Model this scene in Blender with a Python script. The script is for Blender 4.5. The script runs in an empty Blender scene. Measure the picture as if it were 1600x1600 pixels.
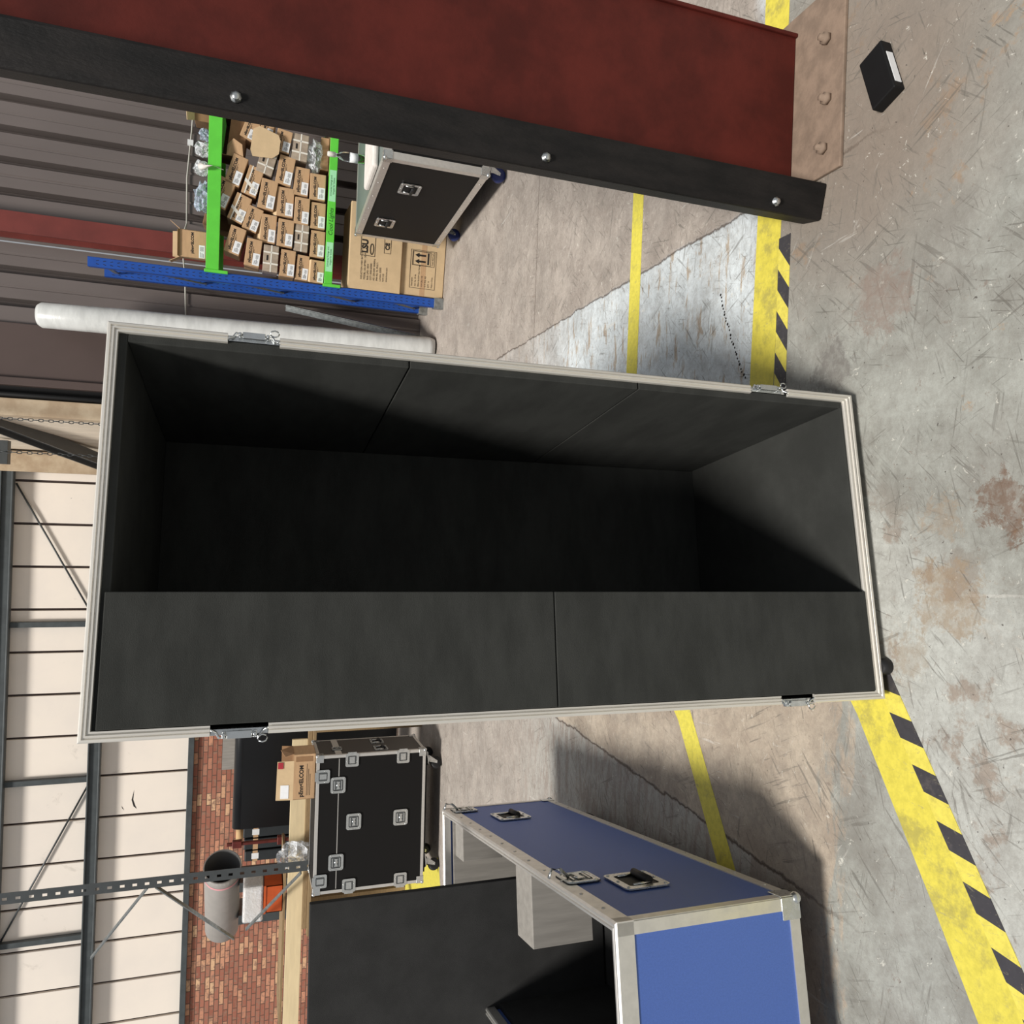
import bpy, bmesh, math, random
from mathutils import Vector, Matrix
random.seed(7)
C = bpy.context.scene.collection
SC = bpy.context.scene
R = math.radians

# ------------------------------------------------------------------ camera, world, sun, exposure
cam_d = bpy.data.cameras.new('camera')
cam = bpy.data.objects.new('camera', cam_d)
C.objects.link(cam)
cam_d.sensor_width = 36.0
cam_d.lens = 36.0 * 1202.0 / 1600.0
cam_d.clip_start = 0.05
cam_d.clip_end = 100
Rm = Matrix(((0.03453479, 0.9994035, 0.0), (-0.31731542, 0.01096496, -0.94825666), (-0.94769102, 0.03274785, 0.31750481)))
cam.matrix_world = Matrix.Translation((0, 0, 1.55)) @ Rm.to_4x4()
SC.camera = cam

w = bpy.data.worlds.new('world')
SC.world = w
w.use_nodes = True
wn = w.node_tree.nodes
bg = wn['Background']
bg.inputs[0].default_value = (0.93, 0.96, 1.0, 1)
bg.inputs[1].default_value = 0.36

sd = bpy.data.lights.new('skylight_sun', 'SUN')
sd.energy = 4.15
sd.angle = R(11)
sd.color = (1.0, 0.955, 0.89)
so = bpy.data.objects.new('skylight_sun', sd)
C.objects.link(so)
az, el = R(63), R(58)
dirv = Vector((math.cos(az) * math.cos(el), math.sin(az) * math.cos(el), -math.sin(el)))
so.rotation_euler = dirv.to_track_quat('-Z', 'Y').to_euler()

SC.view_settings.view_transform = 'Standard'
SC.view_settings.look = 'None'
SC.view_settings.gamma = 1
SC.view_settings.use_curve_mapping = False
SC.view_settings.exposure = 0.0


# ------------------------------------------------------------------ materials
def lin(c):
    return tuple((x / 255 / 12.92) if x / 255 <= 0.04045 else ((x / 255 + 0.055) / 1.055) ** 2.4 for x in c)


def base(name):
    m = bpy.data.materials.new(name)
    m.use_nodes = True
    nt = m.node_tree
    return m, nt, nt.nodes['Principled BSDF']


def N(nt, t, **kw):
    n = nt.nodes.new(t)
    for k, v in kw.items():
        setattr(n, k, v)
    return n


def mathn(nt, op, a, b=None, c=None, clamp=False):
    n = N(nt, 'ShaderNodeMath', operation=op, use_clamp=clamp)
    for i, v in enumerate((a, b, c)):
        if v is None:
            continue
        if isinstance(v, (int, float)):
            n.inputs[i].default_value = v
        else:
            nt.links.new(v, n.inputs[i])
    return n.outputs[0]


def mixc(nt, f, a, b):
    n = N(nt, 'ShaderNodeMix', data_type='RGBA')
    for idx, v in ((0, f), (6, a), (7, b)):
        if isinstance(v, (int, float)):
            n.inputs[idx].default_value = v
        elif isinstance(v, tuple):
            n.inputs[idx].default_value = (*v[:3], 1)
        else:
            nt.links.new(v, n.inputs[idx])
    return n.outputs[2]


def noise(nt, scale, vec=None, detail=4, rough=0.6, dist=0.0):
    n = N(nt, 'ShaderNodeTexNoise')
    n.inputs['Scale'].default_value = scale
    n.inputs['Detail'].default_value = detail
    n.inputs['Roughness'].default_value = rough
    n.inputs['Distortion'].default_value = dist
    if vec is not None:
        nt.links.new(vec, n.inputs['Vector'])
    return n.outputs[0]


def step(nt, v, lo, hi):
    n = N(nt, 'ShaderNodeMapRange')
    n.interpolation_type = 'SMOOTHSTEP'
    nt.links.new(v, n.inputs[0])
    n.inputs[1].default_value = lo
    n.inputs[2].default_value = hi
    return n.outputs[0]


def obco(nt):
    return N(nt, 'ShaderNodeTexCoord').outputs['Object']


def scaled(nt, vec, s):
    n = N(nt, 'ShaderNodeVectorMath', operation='MULTIPLY')
    nt.links.new(vec, n.inputs[0])
    n.inputs[1].default_value = s
    return n.outputs[0]


def mat(name, rgb, rough=0.6, metal=0.0, var=0.12, vs=12.0, bump=0.0, bs=120.0, rgb2=None, stretch=None, rvar=0.0, spec=None):
    m, nt, b = base(name)
    c = lin(rgb)
    co = obco(nt)
    if stretch:
        co = scaled(nt, co, stretch)
    f = noise(nt, vs, co)
    f = step(nt, f, 0.3, 0.7)
    c2 = lin(rgb2) if rgb2 else tuple(x * (1 - 2 * var) for x in c)
    col = mixc(nt, f, c, c2)
    nt.links.new(col, b.inputs['Base Color'])
    b.inputs['Metallic'].default_value = metal
    b.inputs['Roughness'].default_value = rough
    if spec is not None:
        b.inputs['Specular IOR Level'].default_value = spec
    if rvar:
        rr = N(nt, 'ShaderNodeMapRange')
        nt.links.new(f, rr.inputs[0])
        rr.inputs[3].default_value = rough
        rr.inputs[4].default_value = rough + rvar
        nt.links.new(rr.outputs[0], b.inputs['Roughness'])
    if bump:
        bn = N(nt, 'ShaderNodeBump')
        bn.inputs['Strength'].default_value = bump
        bn.inputs['Distance'].default_value = 0.002
        nt.links.new(noise(nt, bs, co), bn.inputs['Height'])
        nt.links.new(bn.outputs[0], b.inputs['Normal'])
    return m


M = {}
M['alu'] = mat('brushed_aluminium', (226, 224, 220), 0.38, 0.85, 0.05, 30, stretch=(1, 1, 1), rvar=0.1)
M['alu_v'] = mat('aluminium_extrusion', (232, 228, 220), 0.40, 0.6, 0.05, 18, stretch=(6, 6, 0.5), rvar=0.12)
M['dishpan_shade'] = mat('shaded_zinc_recess', (128, 132, 134), 0.4, 1.0, 0.1, 60)  # darker zinc: the shade of the latch recess is put into the colour
M['chrome'] = mat('zinc_hardware', (222, 225, 225), 0.22, 1.0, 0.08, 60, rvar=0.15)
M['foam'] = mat('charcoal_foam', (62, 63, 61), 1.0, 0, 0.13, 5, 0.5, 400, stretch=(1, 1, 3), spec=0.1)
M['foam2'] = mat('dark_foam', (58, 58, 58), 1.0, 0, 0.1, 8, 0.5, 400, spec=0.1)
M['lam_black'] = mat('black_laminate', (15, 14, 14), 0.6, 0, 0.06, 200, 0.25, 500, spec=.25)
M['lam_brown'] = mat('warm_grey_laminate', (60, 56, 52), 0.5, 0, 0.06, 200, 0.2, 500)
M['lam_blue'] = mat('blue_laminate', (76, 106, 180), 0.5, 0, 0.05, 200, 0.25, 500)
M['lam_green'] = mat('grey_green_panel', (112, 124, 120), 0.35, 0, 0.1, 3)
M['black'] = mat('black_paint', (16, 16, 17), 0.6, 0, 0.1, 20, spec=.3)
M['blackrub'] = mat('black_rubber', (22, 22, 24), 0.6, 0, 0.1, 20)
M['bluewheel'] = mat('blue_wheel_rubber', (38, 52, 112), 0.5, 0, 0.1, 20)
M['bluesteel'] = mat('blue_rack_steel', (28, 78, 166), 0.4, 0, 0.08, 9)
M['darkslot'] = mat('slot_shadow_paint', (12, 20, 44), 0.6, 0, 0.05, 9)
M['green'] = mat('green_rack_steel', (96, 206, 66), 0.4, 0, 0.05, 9)
M['greypost'] = mat('dark_grey_steel', (74, 78, 80), 0.45, 0.2, 0.08, 10)
M['steelgrey'] = mat('painted_steel_rail', (76, 82, 84), 0.5, 0.1, 0.12, 8, stretch=(1, 1, 1))
M['galv'] = mat('galvanised_steel', (160, 165, 165), 0.4, 0.7, 0.2, 30)
M['card'] = mat('brown_cardboard', (190, 155, 118), 0.85, 0, 0.06, 9, 0.1, 300, stretch=(1, 1, 6))
M['card_l'] = mat('pale_cardboard', (206, 180, 142), 0.85, 0, 0.05, 9)
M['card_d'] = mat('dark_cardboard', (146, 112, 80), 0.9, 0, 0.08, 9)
M['ink'] = mat('black_ink', (28, 24, 22), 0.8, 0, 0.05, 40)
M['redink'] = mat('red_ink', (165, 38, 52), 0.8, 0, 0.1, 40)
M['label'] = mat('white_label_paper', (232, 234, 236), 0.7, 0, 0.03, 30)
M['mint'] = mat('mint_label_paper', (160, 226, 176), 0.7, 0, 0.03, 30)
M['tapewhite'] = mat('white_fibre_tape', (226, 222, 212), 0.5, 0, 0.04, 30)
M['greyface'] = mat('greyish_wrapped_carton', (176, 160, 142), 0.35, 0, 0.15, 16, 0.6, 30)
M['dwall'] = mat('brown_profiled_steel', (118, 109, 106), 0.32, 0.1, 0.08, 1.5, stretch=(1, 1, 0.3))
M['ddoor'] = mat('brown_door_panel', (86, 72, 68), 0.45, 0.05, 0.1, 1.2)
M['redsteel'] = mat('red_oxide_steel', (118, 52, 46), 0.5, 0, 0.12, 4, 0.2, 60)
M['redsteel_shaded'] = mat('shaded_red_column', (88, 32, 25), 0.6, 0, 0.2, 6, 0.3, 60, spec=.25)  # red darkened so the column's shade sits in its colour
M['post'] = mat('shaded_black_post', (30, 27, 26), 0.6, 0, 0.25, 7, 0.8, 60, spec=.3, rgb2=(15, 14, 14), stretch=(3, 3, 1))  # black post, darkened further to carry the shade on its face
M['plate'] = mat('dusty_base_plate', (140, 120, 104), 0.8, 0, 0.15, 20, 0.4, 80)
M['beige'] = mat('beige_render', (196, 178, 152), 0.85, 0, 0.1, 5, 0.4, 40, rgb2=(172, 150, 124))
M['cream'] = mat('cream_cladding', (226, 214, 196), 0.7, 0, 0.04, 2)
M['pine'] = mat('pale_pine', (226, 206, 166), 0.7, 0, 0.06, 6, stretch=(0.6, 6, 6))
M['pine_d'] = mat('plywood_edge', (150, 126, 92), 0.8, 0, 0.12, 20, stretch=(1, 1, 10))
M['tube'] = mat('cardboard_core', (206, 170, 124), 0.8, 0, 0.05, 9)
M['sheen'] = mat('black_vinyl', (10, 11, 14), 0.36, 0, 0.04, 9)
M['blackpack'] = mat('black_packs', (34, 40, 44), 0.6, 0, 0.1, 9)
M['pvc'] = mat('grey_plastic_pipe', (160, 156, 152), 0.5, 0, 0.05, 9)
M['pvc_in'] = mat('pipe_inside', (92, 92, 92), 0.7, 0, 0.05, 9)
M['pink'] = mat('pink_band', (214, 150, 156), 0.6, 0, 0.05, 9)
M['orange'] = mat('orange_bin_plastic', (196, 84, 30), 0.5, 0, 0.1, 9)
M['clampred'] = mat('red_brown_clamp', (112, 48, 42), 0.5, 0.3, 0.2, 9)
M['wrapwhite'] = mat('white_roll_film', (214, 216, 214), 0.3, 0, 0.08, 5, 0.8, 14, stretch=(1, 1, 3))
M['cloth'] = mat('white_cloth', (226, 220, 214), 0.9, 0, 0.06, 20, 0.6, 40)
M['cable'] = mat('grey_cable', (190, 188, 180), 0.6, 0, 0.05, 20)
M['lining'] = mat('grey_ply_lining', (152, 148, 142), 0.6, 0, 0.1, 6, stretch=(6, 6, 0.6))
M['yellowpost'] = mat('yellow_paint', (232, 214, 60), 0.6, 0, 0.1, 9)
M['blueink'] = mat('green_marker', (22, 84, 30), 0.8, 0, 0.05, 9)


def clear_mat(name, tint, alpha, white=(0.85, 0.88, 0.92)):
    m, nt, b = base(name)
    b.inputs['Base Color'].default_value = (*white, 1)
    b.inputs['Roughness'].default_value = 0.18
    co = obco(nt)
    f = step(nt, noise(nt, tint, co, 5, 0.6, 1.5), 0.4, 0.62)
    a = mathn(nt, 'MULTIPLY_ADD', f, 1 - alpha, alpha * 0.4, clamp=True)
    nt.links.new(a, b.inputs['Alpha'])
    bn = N(nt, 'ShaderNodeBump')
    bn.inputs['Strength'].default_value = 1
    bn.inputs['Distance'].default_value = 0.01
    nt.links.new(noise(nt, tint * 2, co), bn.inputs['Height'])
    nt.links.new(bn.outputs[0], b.inputs['Normal'])
    return m


M['plastic'] = clear_mat('crinkled_clear_plastic', 22, 0.35)
M['plasticblue'] = clear_mat('bluish_clear_plastic', 30, 0.45, (0.6, 0.7, 0.85))
M['film'] = clear_mat('clear_wrapping_film', 14, 0.8)
mg, ntg, bgl = base('clear_bottle_glass')
bgl.inputs['Transmission Weight'].default_value = 1
bgl.inputs['Roughness'].default_value = 0.05
bgl.inputs['IOR'].default_value = 1.3
bgl.inputs['Base Color'].default_value = (0.85, 0.93, 0.95, 1)
M['glass'] = mg


def floor_mat():
    m, nt, b = base('worn_workshop_floor')
    co = obco(nt)
    sp = N(nt, 'ShaderNodeSeparateXYZ')
    nt.links.new(co, sp.inputs[0])
    X, Y = sp.outputs[0], sp.outputs[1]
    n_big = noise(nt, 1.1, co, 6, 0.65)
    n_mid = noise(nt, 5, co, 8, 0.7)
    n_fine = noise(nt, 38, co, 6, 0.7)
    st = scaled(nt, co, (1, 4.5, 1))
    n_str = noise(nt, 5, st, 7, 0.68, 0.4)
    brown = mixc(nt, step(nt, n_mid, .3, .7), lin((186, 176, 167)), lin((156, 146, 138)))
    brown = mixc(nt, step(nt, n_fine, .55, .75), brown, lin((210, 202, 192)))
    blue = mixc(nt, step(nt, n_mid, .35, .65), lin((222, 230, 234)), lin((200, 208, 212)))
    tan = mixc(nt, step(nt, n_mid, .35, .65), lin((192, 179, 162)), lin((166, 152, 137)))
    gray = mixc(nt, step(nt, n_mid, .35, .68), lin((170, 172, 166)), lin((140, 140, 134)))
    # central slab: blue paint on the right, worn tan to the left
    wx = mathn(nt, 'MULTIPLY_ADD', n_big, 1.6, X)              # x + 1.6*noise
    left_m = step(nt, wx, 0.55, 0.25)
    lm = N(nt, 'ShaderNodeMapRange')
    nt.links.new(wx, lm.inputs[0])
    lm.inputs[1].default_value = 0.62
    lm.inputs[2].default_value = 0.3
    tanpatch = step(nt, n_str, .55, .62)
    central = mixc(nt, tanpatch, blue, tan)
    # left half: tan between the two yellow lines, paint patches near the wide line
    ny = mathn(nt, 'MULTIPLY_ADD', n_str, 0.5, mathn(nt, 'MULTIPLY_ADD', n_fine, .14, Y))
    pm = step(nt, ny, 2.0, 2.07)
    leftcol = mixc(nt, pm, gray, tan)
    central = mixc(nt, lm.outputs[0], central, leftcol)
    # foreground: grey paint, scuffed
    fy = mathn(nt, 'MULTIPLY_ADD', n_mid, 0.12, Y)
    yline = mathn(nt, 'MINIMUM', mathn(nt, 'MULTIPLY_ADD', X, .80, 1.99), 2.10)
    fm = step(nt, mathn(nt, 'SUBTRACT', Y, yline), .03, -.02)
    rust = step(nt, noise(nt, 3.2, co, 7, 0.7, 0.3), .585, .64)
    fore = mixc(nt, rust, gray, lin((172, 148, 122)))
    # brown floor around the steel column, with the shade at its base painted in
    px = mathn(nt, 'SUBTRACT', X, 1.15)
    py = mathn(nt, 'SUBTRACT', Y, 1.75)
    dist = mathn(nt, 'SQRT', mathn(nt, 'ADD', mathn(nt, 'MULTIPLY', px, px), mathn(nt, 'MULTIPLY', py, py)))
    dn = mathn(nt, 'MULTIPLY_ADD', n_mid, 0.5, dist)
    gm = step(nt, dn, .95, .45)
    fore = mixc(nt, mathn(nt, 'MULTIPLY', gm, 0.85), fore, lin((134, 120, 108)))
    rxm = step(nt, mathn(nt, 'ADD', X, mathn(nt, 'MULTIPLY', Y, -.55)), -.72, -.95)   # nearer and to the left: paler
    fore = mixc(nt, mathn(nt, 'MULTIPLY', rxm, .75), fore, mixc(nt, step(nt, n_mid, .53, .60), lin((196, 198, 193)), lin((166, 152, 140))))
    central = mixc(nt, fm, central, fore)
    # far slabs
    wob = mathn(nt, 'MULTIPLY_ADD', noise(nt, 7, co, 5, 0.75), 0.06, -0.03)
    xr = mathn(nt, 'ADD', X, wob)
    rm = step(nt, xr, 1.045, 1.06)
    rm = mathn(nt, 'MULTIPLY', rm, step(nt, fy, 2.2, 2.3))
    col = mixc(nt, rm, central, brown)
    lf = step(nt, xr, -1.06, -1.08)
    lcol = mixc(nt, step(nt, n_str, .45, .6), lin((180, 178, 172)), lin((160, 150, 142)))
    lf = mathn(nt, 'MULTIPLY', lf, step(nt, Y, 1.75, 2.2))
    col = mixc(nt, lf, col, lcol)
    far = step(nt, mathn(nt, 'MULTIPLY_ADD', n_big, 1.2, Y), 4.3, 5.0)
    col = mixc(nt, mathn(nt, 'MULTIPLY', far, .8), col, brown)
    # scratches: stretched noise thresholds in several directions
    for ang, lo, hi, amt, sc, sh_ in ((0.5, .61, .64, .55, 62, 104), (-0.7, .61, .64, .55, 75, 100), (1.45, .61, .65, .5, 55, 108), (2.3, .62, .65, .6, 95, 96), (1.9, .61, .64, .55, 110, 100), (-.2, .62, .65, .6, 110, 104), (0.1, .66, .69, .5, 34, 228), (1.0, .66, .68, .4, 60, 222)):
        mp = N(nt, 'ShaderNodeMapping', vector_type='TEXTURE')
        mp.inputs['Rotation'].default_value = (0, 0, ang)
        mp.inputs['Scale'].default_value = (1.0, 16, 1)
        mp.inputs['Location'].default_value = (ang * 7, ang * 3, 0)
        nt.links.new(co, mp.inputs[0])
        s = step(nt, noise(nt, sc, mp.outputs[0], 4, .62, .2), lo, hi)
        patch = step(nt, noise(nt, 2.7 + ang, co, 3), .42, .6)
        col = mixc(nt, mathn(nt, 'MULTIPLY', mathn(nt, 'MULTIPLY', s, amt), patch), col, lin((sh_ - 12, sh_ - 14, sh_ - 20)))
    mott = step(nt, noise(nt, 34, co, 10, .9), .40, .62)
    col = mixc(nt, mathn(nt, 'MULTIPLY', mott, .34), col, lin((112, 106, 98)))
    # chips and pits
    chip = step(nt, noise(nt, 21, co, 6, 0.8, .6), .62, .65)
    col = mixc(nt, mathn(nt, 'MULTIPLY', chip, .6), col, lin((128, 114, 104)))
    chipw = step(nt, noise(nt, 31, co, 5, .8, .5), .635, .66)
    col = mixc(nt, mathn(nt, 'MULTIPLY', chipw, .6), col, lin((226, 224, 214)))
    pit = step(nt, noise(nt, 75, co, 3, .6), .68, .71)
    col = mixc(nt, mathn(nt, 'MULTIPLY', pit, .8), col, lin((66, 60, 56)))
    grime = mathn(nt, 'MULTIPLY', step(nt, noise(nt, 2.2, co, 8, .78), .42, .68), .42)
    col = mixc(nt, grime, col, lin((124, 118, 112)))
    n_rag = noise(nt, 16, co, 8, .8, .3)
    # one round rusty stain in front of the case, one pale brown patch
    for sx, sy, r0, r1, cc, am in ((0.05, 1.250, .070, .045, (108, 80, 62), .7), (-0.165, 1.385, .10, .07, (152, 132, 108), .62), (.60, 1.62, .11, .07, (134, 116, 106), .6), (.44, 1.80, .09, .05, (112, 108, 104), .75), (-.32, 1.50, .07, .04, (152, 136, 116), .5), (.02, 1.40, .06, .03, (150, 132, 112), .5)):
        ax = mathn(nt, 'SUBTRACT', X, sx)
        ay = mathn(nt, 'SUBTRACT', Y, sy)
        dd = mathn(nt, 'SQRT', mathn(nt, 'ADD', mathn(nt, 'MULTIPLY', ax, ax), mathn(nt, 'MULTIPLY', ay, ay)))
        dd = mathn(nt, 'MULTIPLY_ADD', n_rag, 0.34, mathn(nt, 'SUBTRACT', dd, .17))
        mk = mathn(nt, 'MULTIPLY', step(nt, dd, r0, r1), mathn(nt, 'MULTIPLY_ADD', step(nt, n_fine, .4, .6), .6, .5), clamp=True)
        col = mixc(nt, mathn(nt, 'MULTIPLY', mk, am), col, lin(cc))
    # slab joints
    cracks = None
    for x0, wd in ((1.05, .004), (-1.075, .0045)):
        d = mathn(nt, 'ABSOLUTE', mathn(nt, 'SUBTRACT', xr, x0))
        wv = mathn(nt, 'MULTIPLY', n_mid, wd * 2)
        k = step(nt, mathn(nt, 'SUBTRACT', d, wv), .004, -.004)
        k = mathn(nt, 'MULTIPLY', k, step(nt, Y, 1.5, 2.0))
        cracks = k if cracks is None else mathn(nt, 'MAXIMUM', cracks, k)
    hl = step(nt, mathn(nt, 'ABSOLUTE', mathn(nt, 'ADD', mathn(nt, 'SUBTRACT', Y, 4.33), mathn(nt, 'MULTIPLY', wob, .5))), .006, .002)
    hl = mathn(nt, 'MULTIPLY', hl, step(nt, X, .9, 1.1))
    cracks = mathn(nt, 'MAXIMUM', cracks, mathn(nt, 'MULTIPLY', hl, .7))
    col = mixc(nt, mathn(nt, 'MULTIPLY', cracks, .85), col, lin((78, 64, 54)))
    nt.links.new(col, b.inputs['Base Color'])
    b.inputs['Roughness'].default_value = 0.62
    b.inputs['Specular IOR Level'].default_value = 0.35
    bn = N(nt, 'ShaderNodeBump')
    bn.inputs['Strength'].default_value = 0.5
    bn.inputs['Distance'].default_value = 0.003
    hh = mathn(nt, 'MULTIPLY_ADD', cracks, -2.0, n_fine)
    nt.links.new(hh, bn.inputs['Height'])
    nt.links.new(bn.outputs[0], b.inputs['Normal'])
    return m


M['floor'] = floor_mat()


def worn(name, rgb, dirt, amount, sc):
    m, nt, b = base(name)
    co = obco(nt)
    n1 = noise(nt, sc, co, 7, .75)
    n2 = noise(nt, sc * 5, co, 5, .7)
    col = mixc(nt, step(nt, n2, .35, .7), lin(rgb), tuple(x * .82 for x in lin(rgb)))
    col = mixc(nt, mathn(nt, 'MULTIPLY', step(nt, n1, 1 - amount - .45, 1 - amount - .3), .55), col, lin(dirt))
    col = mixc(nt, mathn(nt, 'MULTIPLY', step(nt, noise(nt, sc * 3.1, co, 6, .8), .63, .68), .6), col, lin((140, 130, 110)))
    scr = step(nt, noise(nt, sc * 6, scaled(nt, co, (1.4, .5, 1)), 6, .8, 1.2), .60, .64)
    col = mixc(nt, mathn(nt, 'MULTIPLY', scr, .5), col, lin((150, 144, 118)))
    nt.links.new(col, b.inputs['Base Color'])
    b.inputs['Roughness'].default_value = .55
    return m


M['yline'] = worn('worn_yellow_paint', (222, 210, 88), (170, 160, 92), .0, 9)
M['ywide'] = worn('scuffed_yellow_paint', (220, 206, 82), (138, 130, 84), .06, 7)
M['ytape'] = worn('yellow_tape', (226, 212, 92), (160, 148, 80), .0, 9)
M['ktape'] = worn('black_tape', (62, 60, 64), (98, 92, 90), .0, 9)


def brick_mat():
    m, nt, b = base('old_red_brickwork')
    co = obco(nt)
    sp = N(nt, 'ShaderNodeSeparateXYZ')
    nt.links.new(co, sp.inputs[0])
    cb = N(nt, 'ShaderNodeCombineXYZ')
    nt.links.new(sp.outputs[0], cb.inputs[0])
    nt.links.new(sp.outputs[2], cb.inputs[1])
    br = N(nt, 'ShaderNodeTexBrick')
    nt.links.new(cb.outputs[0], br.inputs['Vector'])
    br.inputs['Scale'].default_value = 1
    br.inputs['Brick Width'].default_value = .165
    br.inputs['Row Height'].default_value = .062
    br.inputs['Mortar Size'].default_value = .006
    br.inputs['Mortar Smooth'].default_value = .2
    br.inputs['Color1'].default_value = (0, 0, 0, 1)
    br.inputs['Color2'].default_value = (1, 1, 1, 1)
    br.inputs['Mortar'].default_value = (.5, .5, .5, 1)
    rp = N(nt, 'ShaderNodeValToRGB')
    e = rp.color_ramp.elements
    e[0].position = 0
    e[0].color = (*lin((150, 92, 74)), 1)
    e[1].position = 1
    e[1].color = (*lin((222, 184, 146)), 1)
    for p, c in ((.25, (172, 112, 92)), (.5, (156, 98, 80)), (.75, (202, 144, 116)), (.88, (206, 160, 126))):
        x = e.new(p)
        x.color = (*lin(c), 1)
    nt.links.new(br.outputs[0], rp.inputs[0])
    col = mixc(nt, step(nt, noise(nt, 24, co), .45, .7), rp.outputs[0], lin((150, 116, 98)))
    col = mixc(nt, br.outputs[1], col, lin((104, 78, 66)))
    nt.links.new(col, b.inputs['Base Color'])
    b.inputs['Roughness'].default_value = .9
    bn = N(nt, 'ShaderNodeBump')
    bn.inputs['Strength'].default_value = .6
    bn.inputs['Distance'].default_value = .01
    bn.invert = True
    nt.links.new(br.outputs[1], bn.inputs['Height'])
    nt.links.new(bn.outputs[0], b.inputs['Normal'])
    return m


M['brick'] = brick_mat()


def panel_mat():
    m, nt, b = base('white_wall_panels')
    co = obco(nt)
    col = mixc(nt, step(nt, noise(nt, .9, co, 5), .35, .7), lin((246, 236, 224)), lin((238, 229, 219)))
    col = mixc(nt, mathn(nt, 'MULTIPLY', step(nt, noise(nt, 2.4, co, 6, .7, .5), .62, .72), .35), col, lin((180, 172, 160)))
    col = mixc(nt, mathn(nt, 'MULTIPLY', step(nt, noise(nt, 9, co, 3), .74, .77), .7), col, lin((90, 80, 74)))
    nt.links.new(col, b.inputs['Base Color'])
    b.inputs['Roughness'].default_value = .6
    return m


M['panel'] = panel_mat()


# ------------------------------------------------------------------ mesh builder
class MB:
    def __init__(s):
        s.bm = bmesh.new()

    def box(s, x0, x1, y0, y1, z0, z1, mi=0, mtx=None):
        v = [s.bm.verts.new((x, y, z)) for x in (x0, x1) for y in (y0, y1) for z in (z0, z1)]
        if mtx is not None:
            for q in v:
                q.co = mtx @ q.co
        for f in ((0, 1, 3, 2), (4, 6, 7, 5), (0, 4, 5, 1), (2, 3, 7, 6), (0, 2, 6, 4), (1, 5, 7, 3)):
            fc = s.bm.faces.new([v[i] for i in f])
            fc.material_index = mi
        return s

    def cbox(s, c, d, mi=0, mtx=None):
        return s.box(c[0] - d[0] / 2, c[0] + d[0] / 2, c[1] - d[1] / 2, c[1] + d[1] / 2, c[2] - d[2] / 2, c[2] + d[2] / 2, mi, mtx)

    def bar(s, p0, p1, wx, wy, mi=0, up=(0, 0, 1)):
        p0 = Vector(p0)
        p1 = Vector(p1)
        d = (p1 - p0)
        L = d.length
        d.normalize()
        u = Vector(up)
        if abs(d.dot(u)) > .95:
            u = Vector((0, 1, 0))
        a = d.cross(u).normalized()
        b_ = a.cross(d).normalized()
        mt = Matrix((a, d, b_)).transposed().to_4x4()
        mt.translation = p0
        return s.box(-wx / 2, wx / 2, 0, L, -wy / 2, wy / 2, mi, mt)

    def tube(s, pts, r, n=10, mi=0, cap=True, smooth=True):
        pts = [Vector(p) for p in pts]
        rs = r if isinstance(r, (list, tuple)) else [r] * len(pts)
        rings = []
        ref = None
        for i, p in enumerate(pts):
            a = pts[max(i - 1, 0)]
            b_ = pts[min(i + 1, len(pts) - 1)]
            d = (b_ - a).normalized()
            if ref is None:
                ref = Vector((0, 0, 1)) if abs(d.z) < .9 else Vector((1, 0, 0))
            x = d.cross(ref).normalized()
            y = d.cross(x).normalized()
            ref = -y if False else ref
            rings.append([s.bm.verts.new(p + rs[i] * (math.cos(2 * math.pi * k / n) * x + math.sin(2 * math.pi * k / n) * y)) for k in range(n)])
        for i in range(len(rings) - 1):
            for k in range(n):
                f = s.bm.faces.new([rings[i][k], rings[i][(k + 1) % n], rings[i + 1][(k + 1) % n], rings[i + 1][k]])
                f.smooth = smooth
                f.material_index = mi
        if cap:
            for rg in (rings[0][::-1], rings[-1]):
                f = s.bm.faces.new(rg)
                f.material_index = mi
        return s

    def lathe(s, prof, c=(0, 0, 0), n=20, axis='z', mi=0):
        rings = []
        for r, h in prof:
            ring = []
            for k in range(n):
                t = 2 * math.pi * k / n
                a, b_ = r * math.cos(t), r * math.sin(t)
                co = {'z': (a, b_, h), 'x': (h, a, b_), 'y': (b_, h, a)}[axis]
                ring.append(s.bm.verts.new((co[0] + c[0], co[1] + c[1], co[2] + c[2])))
            rings.append(ring)
        for i in range(len(rings) - 1):
            for k in range(n):
                f = s.bm.faces.new([rings[i][k], rings[i][(k + 1) % n], rings[i + 1][(k + 1) % n], rings[i + 1][k]])
                f.smooth = True
                f.material_index = mi
        s.bm.faces.new(rings[0][::-1]).material_index = mi
        s.bm.faces.new(rings[-1]).material_index = mi
        return s

    def poly(s, pts, d, mi=0):          # planar polygon pushed by vector d
        d = Vector(d)
        a = [s.bm.verts.new(Vector(p)) for p in pts]
        b_ = [s.bm.verts.new(Vector(p) + d) for p in pts]
        n = len(a)
        s.bm.faces.new(a[::-1]).material_index = mi
        s.bm.faces.new(b_).material_index = mi
        for i in range(n):
            s.bm.faces.new([a[i], a[(i + 1) % n], b_[(i + 1) % n], b_[i]]).material_index = mi
        return s

    def extr(s, prof, p0, p1, A, B, m0=0, m1=0, mi=0):
        """extrude an (a,b) profile from p0 to p1 with mitred ends"""
        p0, p1, A, B = Vector(p0), Vector(p1), Vector(A), Vector(B)
        d = (p1 - p0).normalized()
        r0 = [s.bm.verts.new(p0 + A * a + B * b + d * a * m0) for a, b in prof]
        r1 = [s.bm.verts.new(p1 + A * a + B * b - d * a * m1) for a, b in prof]
        n = len(prof)
        for i in range(n):
            s.bm.faces.new([r0[i], r0[(i + 1) % n], r1[(i + 1) % n], r1[i]]).material_index = mi
        s.bm.faces.new(r0[::-1]).material_index = mi
        s.bm.faces.new(r1).material_index = mi
        return s

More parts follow.
